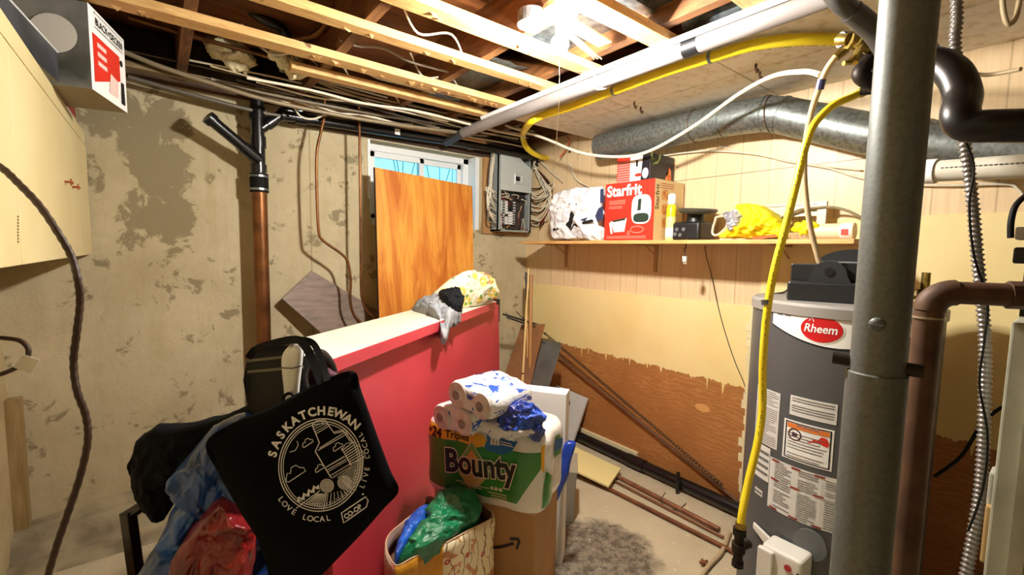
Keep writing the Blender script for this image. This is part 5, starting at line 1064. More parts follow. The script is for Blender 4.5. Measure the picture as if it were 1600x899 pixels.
m = MB(); lo = fr_(0, .85, .9); hi = fr_(.27, 1.1, 1.0); m.add(lo + hi, [(3, 2, 1, 0), (4, 5, 6, 7)] + [(i, (i + 1) % 4, (i + 1) % 4 + 4, i + 4) for i in range(4)]); mk('tub', m, mat('bin_grey', '#8e8674', .5), gb, bevel=.008, seg=3)
m = MB(); rr_ = fr_(.262, 1.2, 1.03); m.plate(rr_, (0, 0, .014)); mk('rim', m, mat('bin_grey', '#8e8674'), gb, bevel=.004)
# ================================================================ floral shopping bag
BT = .455
mouth = [(618, 884), (645, 872), (672, 860), (700, 847), (735, 828), (768, 811), (770, 803), (762, 795), (752, 786), (738, 779), (718, 776), (695, 782), (668, 776), (664, 786), (650, 800), (628, 818), (608, 836), (603, 856)]
mp = [onz(u, v, BT + .010 * math.sin(i * 2.3)) for i, (u, v) in enumerate(mouth)]
mc = sum(mp, V(0, 0, 0)) / len(mp); ring = cat(mp, 4, True)
sbg = thing('shopping_bag', V(mc.x, mc.y, 0), 'open floral reusable shopping bag stuffed with other bags in front of the cardboard box', 'shopping bag')
t = NT('bag_floral'); co = t.coord(True); v1 = t.n('TexVoronoi', Scale=16); t.l(co, v1.inputs['Vector']); c_ = t.mix(t.ramp(t.noise(co, 9, 4, .6, 2.5), .56, .60), rgb('#f0dfb8'), rgb('#d08a55')); c_ = t.mix(t.ramp(v1.outputs['Distance'], .20, .16), c_, rgb('#c2402f')); c_ = t.mix(t.ramp(v1.outputs['Distance'], .10, .07), c_, rgb('#f3e7c8')); w_ = t.n('TexWave', Scale=9, Distortion=9, Detail=3); t.l(co, w_.inputs['Vector']); c_ = t.mix(t.ramp(w_.outputs['Fac'], .95, .99), c_, rgb('#8a6a3c')); t.base(c_); t.b.inputs['Roughness'].default_value = .45; t.bump(t.noise(co, 16, 4), .4, .01)
M_flo = t.m; M_yel = mat('bag_gold', '#e2a021', .5, c2='#c07f12', scale=9, bump=.5, bs=14, bd=.02); M_pink = mat('bag_pink', '#c75a52', .5, c2='#e8c9b0', scale=14)
m = MB(); n = len(ring); lv = [(1, 1.0), (.93, 1.01), (.8, 1.0), (.6, 1.02), (.35, 1.0), (.1, .98), (0, .95)]; vs = []
for z, k in lv:
    for i, p in enumerate(ring):
        q = mc + (p - mc) * k; w_ = (p - mc); w_.z = 0; w_.normalize(); vs.append(V(q.x, q.y, p.z * z if z < 1 else p.z) + w_ * .008 * nz((q.x * 8, q.y * 8, z * 3), 1.3) * (1 if z < 1 else 0))
m.add(vs, [])
for j in range(len(lv) - 1):
    for i in range(n):
        k = i / 4; m.cur = 1 if k < 2.6 else (0 if k < 8 else 2); m.add([], []); m.f.append([j * n + i, j * n + (i + 1) % n, (j + 1) * n + (i + 1) % n, (j + 1) * n + i]); m.mi.append(m.cur)
m.f.append([(len(lv) - 1) * n + i for i in range(n)]); m.mi.append(0); m.keep = True
o = mk('bag_body', m, [M_flo, M_yel, M_pink], sbg, smooth=True, solid=.003, auto=50)
m = MB(); m.tube([p + V(0, 0, .001) for p in ring], .0022, 6, closed=True); mk('hem', m, mat('hem_cream', '#d8b08a', .5), sbg, smooth=True)
m = MB(); vs = []
for z, k in ((1.0, .985), (.86, .97)):
    for p in ring: q = mc + (p - mc) * k; vs.append(V(q.x, q.y, p.z * z - .002))
m.add(vs, [(i, (i + 1) % n, (i + 1) % n + n, i + n) for i in range(n)]); m.keep = True; mk('lining', m, mat('lining_brown', '#7a5446', .5, c2='#9c8c88', scale=9), sbg, smooth=True, solid=.001)
q = [onz(u, v, BT + .0) for u, v in ((702, 778), (738, 786), (750, 810), (722, 832), (692, 852), (624, 880), (640, 850), (660, 824), (674, 802), (690, 786))]
for i, p in enumerate(q): p.z = BT + (.03 if i in (0, 1, 9, 8) else .0)
tag(mk('green_bag', puff(q, .045, (0, -.2, 1), 12, .034, 11, 6, 4), mat('bag_green', '#0d7a4c', .35, c2='#075a38', scale=10, bump=.6, bs=22, bd=.02, coat=.3), smooth=True, auto=180), 'folded green bag stuffed in the floral shopping bag', 'bag')
q = [onz(u, v, BT + .0) for u, v in ((668, 794), (678, 802), (668, 820), (650, 842), (622, 878), (616, 872), (626, 846), (640, 818))]
tag(mk('blue_bag', puff(q, .04, (0, 0, 1), 10, .014, 16, 6, 6), mat('bag_blue2', '#1f5fc4', .35, c2='#123f92', scale=10, bump=.5, bs=20, bd=.02), smooth=True, auto=180), 'folded blue bag at the left inside the floral shopping bag', 'bag')
q = [onz(u, v, BT + .012) for u, v in ((735, 806), (745, 802), (741, 814), (730, 822), (716, 836), (712, 833), (726, 818))]
m = MB(); m.plate(q, (0, 0, .0015)); 
# ================================================================ chair with bags in the foreground
CD = 1.12
ch = thing('office_chair', P(430, 1000, 1.25) * 1, 'black glossy chair with a silver end cap, buried under bags at the lower left', 'chair')
base_z = 0
OFF[ch.name] = V(P(400, 600, 1.25).x, P(400, 600, 1.25).y, 0); ch.location = OFF[ch.name]
M_gloss = mat('gloss_black', '#0b0906', .5); M_silv = mat('silver_plastic', '#dededc', .35, .1)
away = (P(430, 600, 1.2) - CAM); away.z = 0; away.normalize(); rgt = V(away.y, -away.x, 0)
q = [P(u, v, d) for u, v, d in ((386, 558, 1.22), (393, 545, 1.22), (440, 541, 1.10), (476, 541, 1.08), (474, 640, 1.08), (455, 730, 1.08), (400, 735, 1.22), (388, 640, 1.22), (380, 595, 1.22))]
bp_ = MB(); bp_.plate(q, away * .05); mk('backrest', bp_, M_gloss, ch, bevel=.012, seg=4, smooth=True)
m = MB(); q2 = [P(386, 562, 1.215), P(474, 552, 1.07), P(474, 556, 1.07), P(386, 566, 1.215)]; m.plate([p - away * .004 for p in q2], away * .004); m.plate([p - away * .004 - V(0, 0, .03) for p in q2], away * .004); mk('back_ridge', m, mat('ridge_grey', '#55503f', .3), ch)
q = [P(u, v, 1.055) for u, v in ((440, 575), (441, 556), (450, 542), (462, 535), (472, 536), (474, 552), (470, 590), (464, 630), (448, 634), (443, 605))]
mk('end_cap', puff(q, .02, away, 8, 0, 1, 6, 0, .5), M_silv, ch, smooth=True, auto=180)
m = MB(); m.tube([P(440, 575, 1.034), P(456, 576, 1.03), P(471, 572, 1.034)], .0012, 6); mk('cap_seam', m, M_dark, ch)
m = MB(); m.tube(cat([P(476, 610, 1.10), P(472, 585, 1.10), P(484, 560, 1.12), (P(500, 553, 1.15)), P(513, 565, 1.2), P(520, 585, 1.22), P(524, 640, 1.22)], 6), .013, 12); mk('armrest_loop', m, M_black, ch, smooth=True)
q = [P(u, v, 1.20) for u, v in ((480, 610), (482, 575), (494, 560), (508, 562), (518, 578), (530, 590), (530, 640), (490, 640))]
mk('maroon_pad', puff(q, .02, away, 6, .002, 10, 5, 1), mat('maroon', '#4a1022', .7), ch, smooth=True, auto=180)
# frame arm: dark red-brown square tube at the left
fa = [P(262, 765, 1.28), P(240, 778, 1.27), P(200, 806, 1.24)]; M_frm = mat('frame_maroon', '#1c0c0c', .22, coat=.5)
m = MB(); m.tube([fa[0], fa[2]], .017, 4); m.tube([fa[2] + V(0, 0, .012), V(fa[2].x + .02, fa[2].y, .30), V(fa[2].x + .02, fa[2].y, .02)], .020, 4); mk('arm', m, M_frm, ch, bevel=.003)
sc_ = OFF[ch.name]
m = MB(); m.plate([sc_ + rgt * a + away * b + V(0, 0, .42) for a, b in ((-.30, -.20), (.10, -.20), (.10, .18), (-.30, .18))], (0, 0, .06)); mk('seat', m, mat('seat_black', '#17181c', .8), ch, bevel=.02, seg=3)
for a, b in ((-.28, -.18), (.08, -.18), (.08, .16), (-.28, .16)): m = MB(); p = sc_ + rgt * a + away * b; m.tube([p, p + V(0, 0, .43)], .014, 8); mk('leg', m, M_frm, ch)
m = MB(); 
for a in (-.1, .12): p = sc_ + rgt * a + away * .0; m.tube([p + V(0, 0, .44), P(430 + a * 120, 700, 1.19)], .012, 8)
mk('back_support', m, M_frm, ch)
# bags: back to front
M_nav = mat('navy_fabric', '#07080e', .8, c2='#040508', scale=5, bump=.5, bs=9, bd=.03)
q = [P(u, v, 1.24) for u, v in ((205, 722), (212, 690), (246, 664), (300, 662), (345, 655), (400, 630), (410, 700), (350, 760), (285, 765), (262, 800), (240, 806), (226, 796), (222, 775), (210, 750))]
tag(mk('backpack', puff(q, .075, away, 12, .02, 7, 6, 5, .5, True), M_nav, smooth=True, auto=180), 'black fabric bag slumped at the left behind the blue bag', 'bag')
M_blu = mat('blue_plastic', '#1559b4', .3, c2='#0a2350', scale=6, bump=.6, bs=14, bd=.02, coat=.5)
q = [P(u, v, d) for u, v, d in ((396, 650, 1.14), (375, 648, 1.13), (335, 668, 1.12), (300, 705, 1.12), (268, 748, 1.12), (290, 748, 1.11), (276, 760, 1.1), (310, 752, 1.1), (272, 800, 1.1), (240, 860, 1.1), (205, 930, 1.1), (250, 990, 1.1), (430, 990, 1.1), (440, 880, 1.1), (420, 760, 1.12), (405, 690, 1.14))]
bb2 = thing('blue_bag', P(300, 950, 1.12), 'shiny blue plastic bag hanging on the chair beneath the black tote', 'bag')
mk('bag', puff(q, .055, away, 12, .034, 7, 6, 9), M_blu, bb2, smooth=True, auto=180)
m = MB(); m.plate([P(372, 660, 1.075), P(384, 657, 1.075), P(386, 664, 1.075), P(374, 667, 1.075)], -away * .001); mk('sticker', m, mat('sticker_cream', '#d8cf9c', .5), bb2)
q = [P(u, v, 1.03) for u, v in ((322, 800), (345, 786), (372, 796), (396, 818), (400, 850), (392, 900), (370, 960), (290, 970), (262, 930), (268, 880), (290, 840))]
tag(mk('red_bag', puff(q, .05, away, 12, .024, 9, 6, 12), mat('red_shiny', '#861012', .28, c2='#560a0c', scale=7, bump=.6, bs=12, bd=.02, coat=.4), smooth=True, auto=180), 'glossy red bag at the bottom in front of the blue bag', 'bag')
# ---------------- tote
TQ = [(322, 692), (366, 660), (420, 638), (470, 612), (505, 594), (552, 580), (565, 612), (590, 682), (610, 735), (623, 767), (600, 795), (560, 840), (500, 902), (470, 930), (430, 925), (415, 880), (400, 840), (375, 800), (340, 738)]
TDp = .97
def edged(u, v):
    best = 1e9
    for i in range(len(TQ)):
        x1, y1 = TQ[i]; x2, y2 = TQ[(i + 1) % len(TQ)]; dx, dy = x2 - x1, y2 - y1; t = max(0, min(1, ((u - x1) * dx + (v - y1) * dy) / (dx * dx + dy * dy))); best = min(best, math.hypot(u - x1 - t * dx, v - y1 - t * dy))
    return best
def tote(u, v, off=0):
    e = edged(u, v); h = .030 * (1 - math.exp(-e / 22)) + .0045 * nz((u / 60, v / 60, 2), 1) * min(e / 20, 1) + .003 * math.sin((u * .35 + v) / 24) * min(e / 40, 1)
    return P(u, v, TDp - h - off)
tt = thing('tote_bag', P(480, 930, 1.0), 'black cotton tote bag with a round white prairie print hung over the chair', 'tote bag')
O = [tuple(p)[:2] for p in cat([V(a, b, 0) for a, b in TQ], 5, True)]; cu = sum(p[0] for p in O) / len(O); cv = sum(p[1] for p in O) / len(O)
m = MB(); rg = 26; vs = []; n = len(O)
for k in range(rg):
    s = (1 - k / rg); vs += [tote(cu + (p[0] - cu) * s, cv + (p[1] - cv) * s) for p in O]
vs.append(tote(cu, cv)); fs = [(k * n + i, k * n + (i + 1) % n, (k + 1) * n + (i + 1) % n, (k + 1) * n + i) for k in range(rg - 1) for i in range(n)] + [((rg - 1) * n + i, (rg - 1) * n + (i + 1) % n, rg * n) for i in range(n)]
# back side
o2 = len(vs); bk = [P(p[0], p[1], TDp + .002) for p in O]
for k in range(8):
    s = 1 - k / 8; vs += [P(cu + (p[0] - cu) * s, cv + (p[1] - cv) * s, TDp + .002 + .028 * (1 - s ** 3)) for p in O]
vs.append(P(cu, cv, TDp + .03)); fs += [(o2 + k * n + i, o2 + k * n + (i + 1) % n, o2 + (k + 1) * n + (i + 1) % n, o2 + (k + 1) * n + i) for k in range(7) for i in range(n)] + [(o2 + 7 * n + i, o2 + 7 * n + (i + 1) % n, o2 + 8 * n) for i in range(n)] + [(i, (i + 1) % n, o2 + (i + 1) % n, o2 + i) for i in range(n)]
m.add(vs, fs); mk('bag_body', m, mat('black_cotton', '#07080b', .95, c2='#040406', scale=6, bump=.25, bs=90, bd=.002), tt, smooth=True, auto=180)
def strap(px, w_, nm):
    pts = cat([P(*p) for p in px], 8); m = MB(); vs = []; k = len(pts)
    for i, p in enumerate(pts):
        t_ = (pts[min(i + 1, k - 1)] - pts[max(i - 1, 0)]).normalized(); s = t_.cross((CAM - p).normalized()).normalized() * w_ / 2; vs += [p + s, p - s]
    m.add(vs, [(2 * i, 2 * i + 1, 2 * i + 3, 2 * i + 2) for i in range(k - 1)]); m.keep = True; mk(nm, m, mat('strap_black', '#0e0e10', .7), tt, smooth=False, solid=.0015)
strap([(470, 615, .95), (462, 622, .99)], .02, 'strap') if False else None
strap([(503, 600, .955), (497, 585, .97), (487, 560, .99), (476, 540, 1.0), (462, 531, 1.02), (430, 536, 1.08), (400, 546, 1.16), (388, 560, 1.2)], .018, 'strap')
strap([(511, 596, .958), (507, 578, .98), (500, 556, 1.0), (488, 536, 1.02), (470, 531, 1.04), (450, 533, 1.07)], .014, 'strap')
m = MB(); m.tube(cat([P(443, 632, 1.0), P(444, 620, 1.0), P(452, 615, 1.0), P(461, 620, 1.0), P(464, 627, 1.0)], 5), .0035, 8); mk('loop', m, mat('strap_black', '#0e0e10'), tt, smooth=True)
# ---- print (drawn in the plane of the bag face)
GC = (501, 727); M_ink = mat('white_ink', '#f4f6fa', .7)
G = lambda a, b, o=.0016: tote(GC[0] + a, GC[1] - b, o)
RX, RY = 68, 70; TR = R_(30)
def circ(cx, cy, rx, ry=None, k=40, rot=0, a0=0, a1=2 * math.pi):
    ry = ry or rx; r = []
    for i in range(k + (0 if abs(a1 - a0 - 2 * math.pi) < 1e-6 else 1)):
        a = a0 + (a1 - a0) * i / k; x, y = rx * math.cos(a), ry * math.sin(a); r.append((cx + x * math.cos(rot) - y * math.sin(rot), cy + x * math.sin(rot) + y * math.cos(rot)))
    return r
# ring ellipse axes measured off the bag: long axis leans right
def E(r, a): x, y = r * .93 * math.cos(a), r * 1.04 * math.sin(a); t = R_(-14); return (x * math.cos(t) - y * math.sin(t), x * math.sin(t) + y * math.cos(t))
g = lambda x, y: G(x, y, .0018)
m = MB()
for r, w_ in ((70, 1.5), (66, 1.5), (62.5, 1.0)): m.line2([E(r, 2 * math.pi * i / 72) for i in range(72)], w_, g, True)
mk('ring_print', m, M_ink, tt)
def arc_text(mb, s, r, a_mid, da, size, bold, inward=False):
    k = len(s); 
    for i, chh in enumerate(s):
        if chh == ' ': continue
        a = a_mid + (-(i - (k - 1) / 2) * da if not inward else (i - (k - 1) / 2) * da); x, y = E(r, a + R_(14)); rt = a - math.pi / 2 if not inward else a + math.pi / 2
        mb.text(chh, g, size, bold, x, y, 'CENTER', rot=rt)
m = MB(); arc_text(m, 'SASKATCHEWAN', 76, R_(107), R_(10.9), 18.5, .7); mk('lettering', m, M_ink, tt)
m = MB(); arc_text(m, 'LOVE LOCAL', 86, R_(249), R_(7.0), 12.5, .1, True); arc_text(m, 'LIVE LOCAL', 82, R_(4), R_(6.6), 11, .1, True); mk('lettering', m, M_ink, tt)
m = MB()
def px(pl): return [(u - GC[0], GC[1] - v) for u, v in [(400 + x / 4.0875, 620 + y / 4.0875) for x, y in pl]]
def ln(pl, w_=.9, closed=False):
    q = px(pl); q2 = []
    for i in range(len(q) - (0 if closed else 1)):
        a = q[i]; b = q[(i + 1) % len(q)]; k = max(1, int(math.hypot(b[0] - a[0], b[1] - a[1]) / 8))
        for j in range(k): q2.append((a[0] + (b[0] - a[0]) * j / k, a[1] + (b[1] - a[1]) * j / k))
    if not closed: q2.append(q[-1])
    m.line2(q2, w_, g, closed)
def lerp2(a, b, t): return (a[0] + (b[0] - a[0]) * t, a[1] + (b[1] - a[1]) * t)
# grain elevator
ln([(358, 182), (385, 155), (440, 148), (468, 190), (500, 235), (560, 222), (600, 285)], 1.4); ln([(358, 182), (405, 295), (378, 350)], 1.4); ln([(378, 350), (480, 520)], 1.6)
ln([(405, 330), (562, 232)], 1.1); ln([(395, 345), (570, 245)], 1.1); ln([(380, 240), (462, 190)], 1.0); ln([(373, 228), (456, 180)], .8); ln([(366, 212), (450, 168)], .8); ln([(360, 198), (445, 158)], .8)
ln([(385, 240), (400, 290)], .8); ln([(500, 225), (570, 212), (612, 290)], 1.0); ln([(455, 470), (575, 400)], 1.1); ln([(448, 450), (565, 380)], .9); ln([(445, 455), (570, 385)], .5); ln([(475, 505), (600, 430)], 1.0); ln([(462, 480), (580, 410)], .7)
ln([(570, 375), (605, 440)], .9); ln([(545, 330), (610, 440), (700, 380), (660, 320), (625, 290), (575, 300), (545, 345)], 1.0)
for i in range(8): a = lerp2((550, 345), (610, 435), i / 7.5); b = lerp2((622, 292), (698, 385), i / 7.5); ln([a, b], 1.3)
# clouds and sun
def cloud(c, s):
    ln([(c[0] + x * s, c[1] + y * s) for x, y in ((-1, .6), (-.9, .1), (-.55, .1), (-.5, -.5), (0, -.75), (.4, -.5), (.8, -.5), (1, -.15), (.6, .1), (-.75, 1.0), (-1, .9))], 1.1, True)
cloud((255, 485), 62); cloud((332, 292), 34); cloud((525, 318), 32); cloud((410, 455), 30)
ln([(215, 355), (250, 345), (270, 310), (262, 285)], 1.0)
# bales
for c in ((453, 570), (565, 550)):
    for r in (42, 33, 24, 15, 6): ln([(c[0] + r * math.cos(a), c[1] + r * math.sin(a)) for a in [2 * math.pi * i / 26 for i in range(26)]], 1.1, True)
# fields
for i in range(15): a = lerp2((625, 445), (700, 395), i / 14); 
for i in range(13): t_ = i / 12; ln([lerp2((520, 520), (610, 600), t_), lerp2((690, 395), (680, 520), t_)], .7)
for i in range(9): t_ = i / 8; ln([lerp2((395, 620), (450, 620), t_), lerp2((315, 690), (430, 715), t_)], 1.1)
for i in range(8): t_ = i / 7; ln([lerp2((460, 620), (600, 590), t_), lerp2((445, 715), (640, 600), t_)], .9)
ln([(255, 715), (410, 600)], 1.3); ln([(430, 725), (450, 615)], 1.2)
for i in range(4):
    c = lerp2((290, 655), (385, 585), i / 3); ln([(c[0] - 20, c[1] + 18), (c[0] - 14, c[1] - 12), (c[0], c[1] + 2), (c[0] + 12, c[1] - 16), (c[0] + 14, c[1] + 6)], 4)
for i in range(14): c = lerp2((490, 525), (605, 455), i / 13); c2 = lerp2((490, 525), (605, 455), (i + .5) / 13); ln([c, (c2[0] - 5, c2[1] - 12)], .7)
for i in range(26): a = R_(250 + i * 4); x, y = E(58, a + R_(14)); x2, y2 = E(60.5, a + R_(14)); m.line2([(x, y), (x2, y2)], 1.0, g)
mk('prairie_print', m, M_ink, tt)
m = MB(); ln([(545, 745), (700, 640), (716, 665), (705, 705), (560, 808)], 1.8, True); m.text('CO-OP', g, 10.5, .38, *px([(573, 785)])[0], rot=R_(35), sx=.95); m.poly2(circ(*px([(683, 624)])[0], 1.6, k=10), g, 5); mk('badge_print', m, M_ink, tt)
# ================================================================ far corner leaning things
m = MB(); q = [P(815, 508, 3.50), P(852, 507, 3.42), P(838, 560, 3.32), P(822, 640, 3.15), P(770, 640, 3.24)]; q[3] = q[2].lerp(q[3], 1.6); q[4] = q[0].lerp(q[4], 1.25); m.plate(q, (.01, .012, 0)); tag(mk('leaning_board', m, mat('brown_board', '#8a5c30', .6, c2='#7a4e28', scale=6, world=True)), 'brown board leaning in the far corner behind the thin sticks', 'board')
for i, (a, b, r0, r1, mt, lab) in enumerate((((826, 420), (814, 640), .0055, .012, mat('cue_pale', '#e0bd7c', .4), 'pale tapered stick leaning leftmost in the far corner'), ((830, 430), (827, 640), .014, .015, mat('cue_brown', '#a8763e', .4), 'brown-topped stick leaning rightmost in the far corner'), ((822, 426), (826, 640), .008, .011, mat('cue_mix', '#c99b5c', .4), 'dark-topped stick leaning between the other two sticks'))):
    A_, B_ = P(a[0], a[1], 3.44 + .02 * i), P(b[0], b[1], 3.22 + .03 * i); B_ = A_.lerp(B_, A_.z / (A_.z - B_.z)); 
    if i == 2:
        st_ = thing('wooden_stick', B_, lab, 'stick'); m = MB(); m.tube([A_.lerp(B_, .2), B_], [r0, r1], 12); mk('shaft', m, mt, st_, smooth=True); m = MB(); m.tube([A_, A_.lerp(B_, .2)], r0 * 1.05, 12); mk('dark_tip', m, M_black, st_, smooth=True)
    else:
        st_ = thing('wooden_stick', B_, lab, 'stick'); m = MB(); m.tube([A_, A_.lerp(B_, .5), B_], [r0, (r0 + r1) / 2, r1], 12); mk('shaft', m, mt, st_, smooth=True); m = MB(); c = A_.lerp(B_, .6); m.tube([c, c + V(0, 0, .006)], r1 * 1.05, 12); mk('band', m, M_black, st_)
du = thing('duct_section', onx(850, 604, 2.3), 'grey rectangular sheet-metal duct piece leaning upright in the far corner', 'duct')
q = [onx(848, 534, 2.30), onx(877, 541, 2.30), onx(853, 640, 2.18), onx(820, 640, 2.18)]
q = [P(847, 534, 3.18), P(877, 541, 3.08), P(852, 625, 2.92), P(824, 622, 3.0)]; q[2] = q[1].lerp(q[2], 1.9); q[3] = q[0].lerp(q[3], 1.9)
m = MB(); m.plate(q, (.04, .04, .01)); mk('duct_body', m, mat('duct_dark', '#56564f', .6, .1, c2='#45453f', scale=8, world=True), du, bevel=.004)
m = MB(); m.tube([q[0] + V(-.004, -.004, 0), q[0].lerp(q[1], .95) + V(-.004, -.004, -.05)], .003, 6); mk('edge_bend', m, M_dark, du)
for i, (a, b, r, lab) in enumerate((((786, 491), (842, 508), .008, 'short dark metal bar pointing left in the far corner'), ((792, 496), (838, 512), .007, 'second dark metal bar just below the first in the far corner'))):
    m = MB(); m.tube([ony(a[0], a[1], 2.55), ony(b[0], b[1], 2.62)], r, 4); tag(mk('metal_bar', m, mat('dark_steel', '#4d5257', .4, .6), bevel=.001), lab, 'metal bar')
# perforated strap: a chain-like diagonal
pp_ = [ony(807, 487, 2.55), ony(818, 497, 2.55), onx(852, 522, 2.33), onx(876, 543, 2.36)]
c0_ = onx(852, 522, 2.36); c1_ = onx(1132, 762, 2.40)
m = MB(); N = 78
for i in range(N):
    c = c0_.lerp(c1_, i / N); d_ = (c1_ - c0_).normalized(); up_ = d_.cross(V(1, 0, 0)).normalized(); rt = Matrix((d_, V(1, 0, 0), up_)).transposed()
    Lk = (c1_ - c0_).length / N
    m.box(c + up_ * .0075, (Lk * 1.02, .003, .004), rt); m.box(c - up_ * .0075, (Lk * 1.02, .003, .004), rt); m.box(c, (Lk * .38, .003, .016), rt)
m.tube([ony(807, 487, 2.55), ony(816, 497, 2.56), c0_], .004, 6)
tag(mk('perforated_rail', m, mat('rail_steel', '#5f564a', .4, .7, c2='#43392d', scale=30)), 'long perforated metal rail leaning diagonally across the plywood', 'rail')
m = MB(); m.tube([onx(872, 556, 2.40), onx(1155, 786, 2.42)], .009, 4); tag(mk('wood_strip', m, mat('strip_brown', '#5e3a1c', .7)), 'thin dark brown strip leaning parallel below the perforated rail', 'strip')
# ================================================================ floor clutter on the right
fp = thing('floor_pipe', onz(900, 692, .0), 'black drain pipe lying on the floor along the plywood wall', 'pipe')
a = onx(886, 690, 2.37); b = V(2.375, .70, .045); a = V(2.375, 2.32, .045)
m = MB(); m.tube([a, b], .034, 20); mk('pipe', m, M_abs, fp, smooth=True)
m = MB(); m.tube([a + (b - a) * .35, a + (b - a) * .43], .039, 20); mk('coupling', m, M_abs, fp, smooth=True)
m = MB(); p = onx(1063, 763, 2.36); p = V(2.33, p.y, 0); m.tube([p, p + V(.0, 0, .125)], .011, 10); tag(mk('pipe_stub', m, M_abs, smooth=True), 'short black pipe stub standing upright by the plywood wall', 'pipe')
for i, (pa_, pb_, r, mt, lab) in enumerate((
    ((886, 731), (1152, 866), .011, mat('rust_brown', '#7d4a28', .6, .3, c2='#5d3218', scale=14, world=True), 'rusty brown pipe lying nearest on the floor, ending at the gas fitting'),
    ((965, 745), (1124, 828), .013, mat('copper_floor', '#a07052', .45, .5, c2='#7d5238', scale=14, world=True), 'thicker copper pipe on the floor beside the black drain pipe'),
    ((960, 752), (1130, 840), .008, mat('copper_dull', '#8a6042', .5, .5), 'thin copper pipe on the floor between the other two pipes'))):
    m = MB(); z = r + .002; m.tube([onz(*pa_, z), onz(*pb_, z)], r, 14); tag(mk('copper_pipe' if i else 'rusty_pipe', m, mt, smooth=True), lab, 'pipe')
m = MB(); q = [onz(890, 697, .06), onz(970, 735, .035), onz(951, 763, .035), onz(872, 726, .06)]; m.plate(q, (0, 0, .012)); tag(mk('board_offcut', m, mat('cream_board', '#e6d898', .5), bevel=.001), 'cream painted board offcut resting on the floor pipes', 'board')
m = MB(); m.tube(cat([onz(1040, 770, .05), onz(1033, 782, .02), onz(1040, 794, .01), onz(1052, 797, .01), onz(1064, 794, .02), onz(1072, 787, .05)], 6), .003, 6); tag(mk('bent_wire', m, mat('wire_dark', '#3c2f25', .5), smooth=True), 'bent dark wire across the floor pipes', 'wire')
st2 = [onz(1140, 832, .01), onz(1128, 862, .012), onz(1108, 884, .014), onz(1085, 915, .012)]
m = MB(); m.tube(cat(st2, 6), .010, 8); tag(mk('pale_tube', m, mat('tube_pale', '#b9a684', .5), smooth=True), 'pale flattened tube curving forward on the floor by the water heater', 'tube')
m = MB(); c = onz(1101, 879, .012)
for i in range(6): a = i * math.pi / 3; m.tube([c, c + V(.022 * math.cos(a), .022 * math.sin(a), -.004)], .006, 6)
tag(mk('valve_handle', m, mat('rust_brown', '#7d4a28')), 'small rusty star-shaped valve handle on the floor', 'valve handle')
# ================================================================ wall cabinet and boxes at the top left
CBX = -.25; CZ0, CZ1 = 1.345, 1.905
def yc(u, v=300): return onx(u, v, CBX).y
cb = thing('wall_cabinet', (-.4, 2.2, CZ0), 'cream wooden wall cabinet hung at the left with small red-brown door pulls', 'cabinet')
M_cab = mat('cream_cabinet', '#e3d3a0', .4, c2='#dac993', scale=3, world=True)
m = MB(); m.bb((LX, .8, CZ0 + .01), (CBX - .018, DY - .03, CZ1)); mk('carcass', m, M_cab, cb, bevel=.003)
m = MB(); m.bb((CBX - .018, .8, CZ1 - .055), (CBX - .002, DY - .03, CZ1)); mk('top_rail', m, M_cab, cb)
ds = [DY - .03, yc(107), yc(29), 1.0]
for i, (a, b) in enumerate(((yc(28), DY - .02), (1.05, yc(28) - .006))):
    m = MB(); m.bb((CBX - .018, a, CZ0), (CBX, b, CZ1 - .06)); dr = mk('door', m, M_cab, cb, bevel=.003)
    if i == 0:
        for (u, v) in ((101, 284), (113, 292)):
            c = onx(u, v, CBX); m = MB(); m.tube([c + V(0, 0, 0), c + V(.018, 0, 0)], .004, 8); m.tube([c + V(.018, -.010, .0), c + V(.018, .012, -.002)], .0045, 8); m.tube([c + V(.016, 0, -.012), c + V(.016, 0, .012)], .0025, 8); mk('door_pull', m, mat('pull_red', '#9a4a22', .4), dr, smooth=True)
        m = MB()
        for k in range(9): c = onx(24, 338 + k * 5, CBX); m.box(c + V(.001, .02, 0), (.001, .008, .004))
        mk('burn_mark', m, mat('burn', '#7a6434', .8), dr)
# grey tray box, product box, red carton
def LP(lat, d, z): return V(ROT[0][0] * lat - ROT[0][2] * d, ROT[1][0] * lat - ROT[1][2] * d, z)
def hor(u, v, z): return onz(u, v, z)
e0 = hor(133, 3, 2.19); e1 = hor(190, 62, 2.19); f0 = hor(147, 118, 1.945); f1 = hor(203, 162, 1.945)
dx_ = (e1 - e0); dx_.z = 0; Lb = dx_.length; dx_.normalize(); pr = V(-dx_.y, dx_.x, 0)
if pr.dot(e0 - V(3, 0, 0)) < 0: pr = -pr
o0 = (e0 + f0) / 2; o0.z = CZ1 + .002
pb = thing('product_box', o0, 'white and red appliance carton jutting out on top of the cream cabinet', 'box')
m = MB(); m.plate([o0, o0 + dx_ * Lb, o0 + dx_ * Lb + pr * .26, o0 + pr * .26], (0, 0, .275)); bx = mk('carton', m, [Mwh, mat('photo_grey', '#8b8a86', .4, c2='#4d4f48', scale=5, world=True), mat('card_under', '#8a7a62', .7)], pb, bevel=.002)
for p in bx.data.polygons:
    if abs(p.normal.dot(dx_)) > .6: p.material_index = 1
    if p.normal.z < -.6: p.material_index = 2
f = Fr(o0 - pr * .0012, dx_, (0, 0, 1)).fn()
m = MB(); m.poly2([(.02, .19), (Lb * .8, .19), (Lb * .80, .10), (.02, .03)], f, 1); mk('red_panel', m, Mred, pb)
f = Fr(o0 - pr * .002, dx_, (0, 0, 1)).fn()
m = MB(); m.text('BLACK+DECKER', f, .034, .0006, .045, .225, sx=.9); m.line2([(.035, .215), (Lb - .02, .215), (Lb - .02, .262), (.035, .262)], .002, f, True); mk('lettering', m, Mdk, pb)
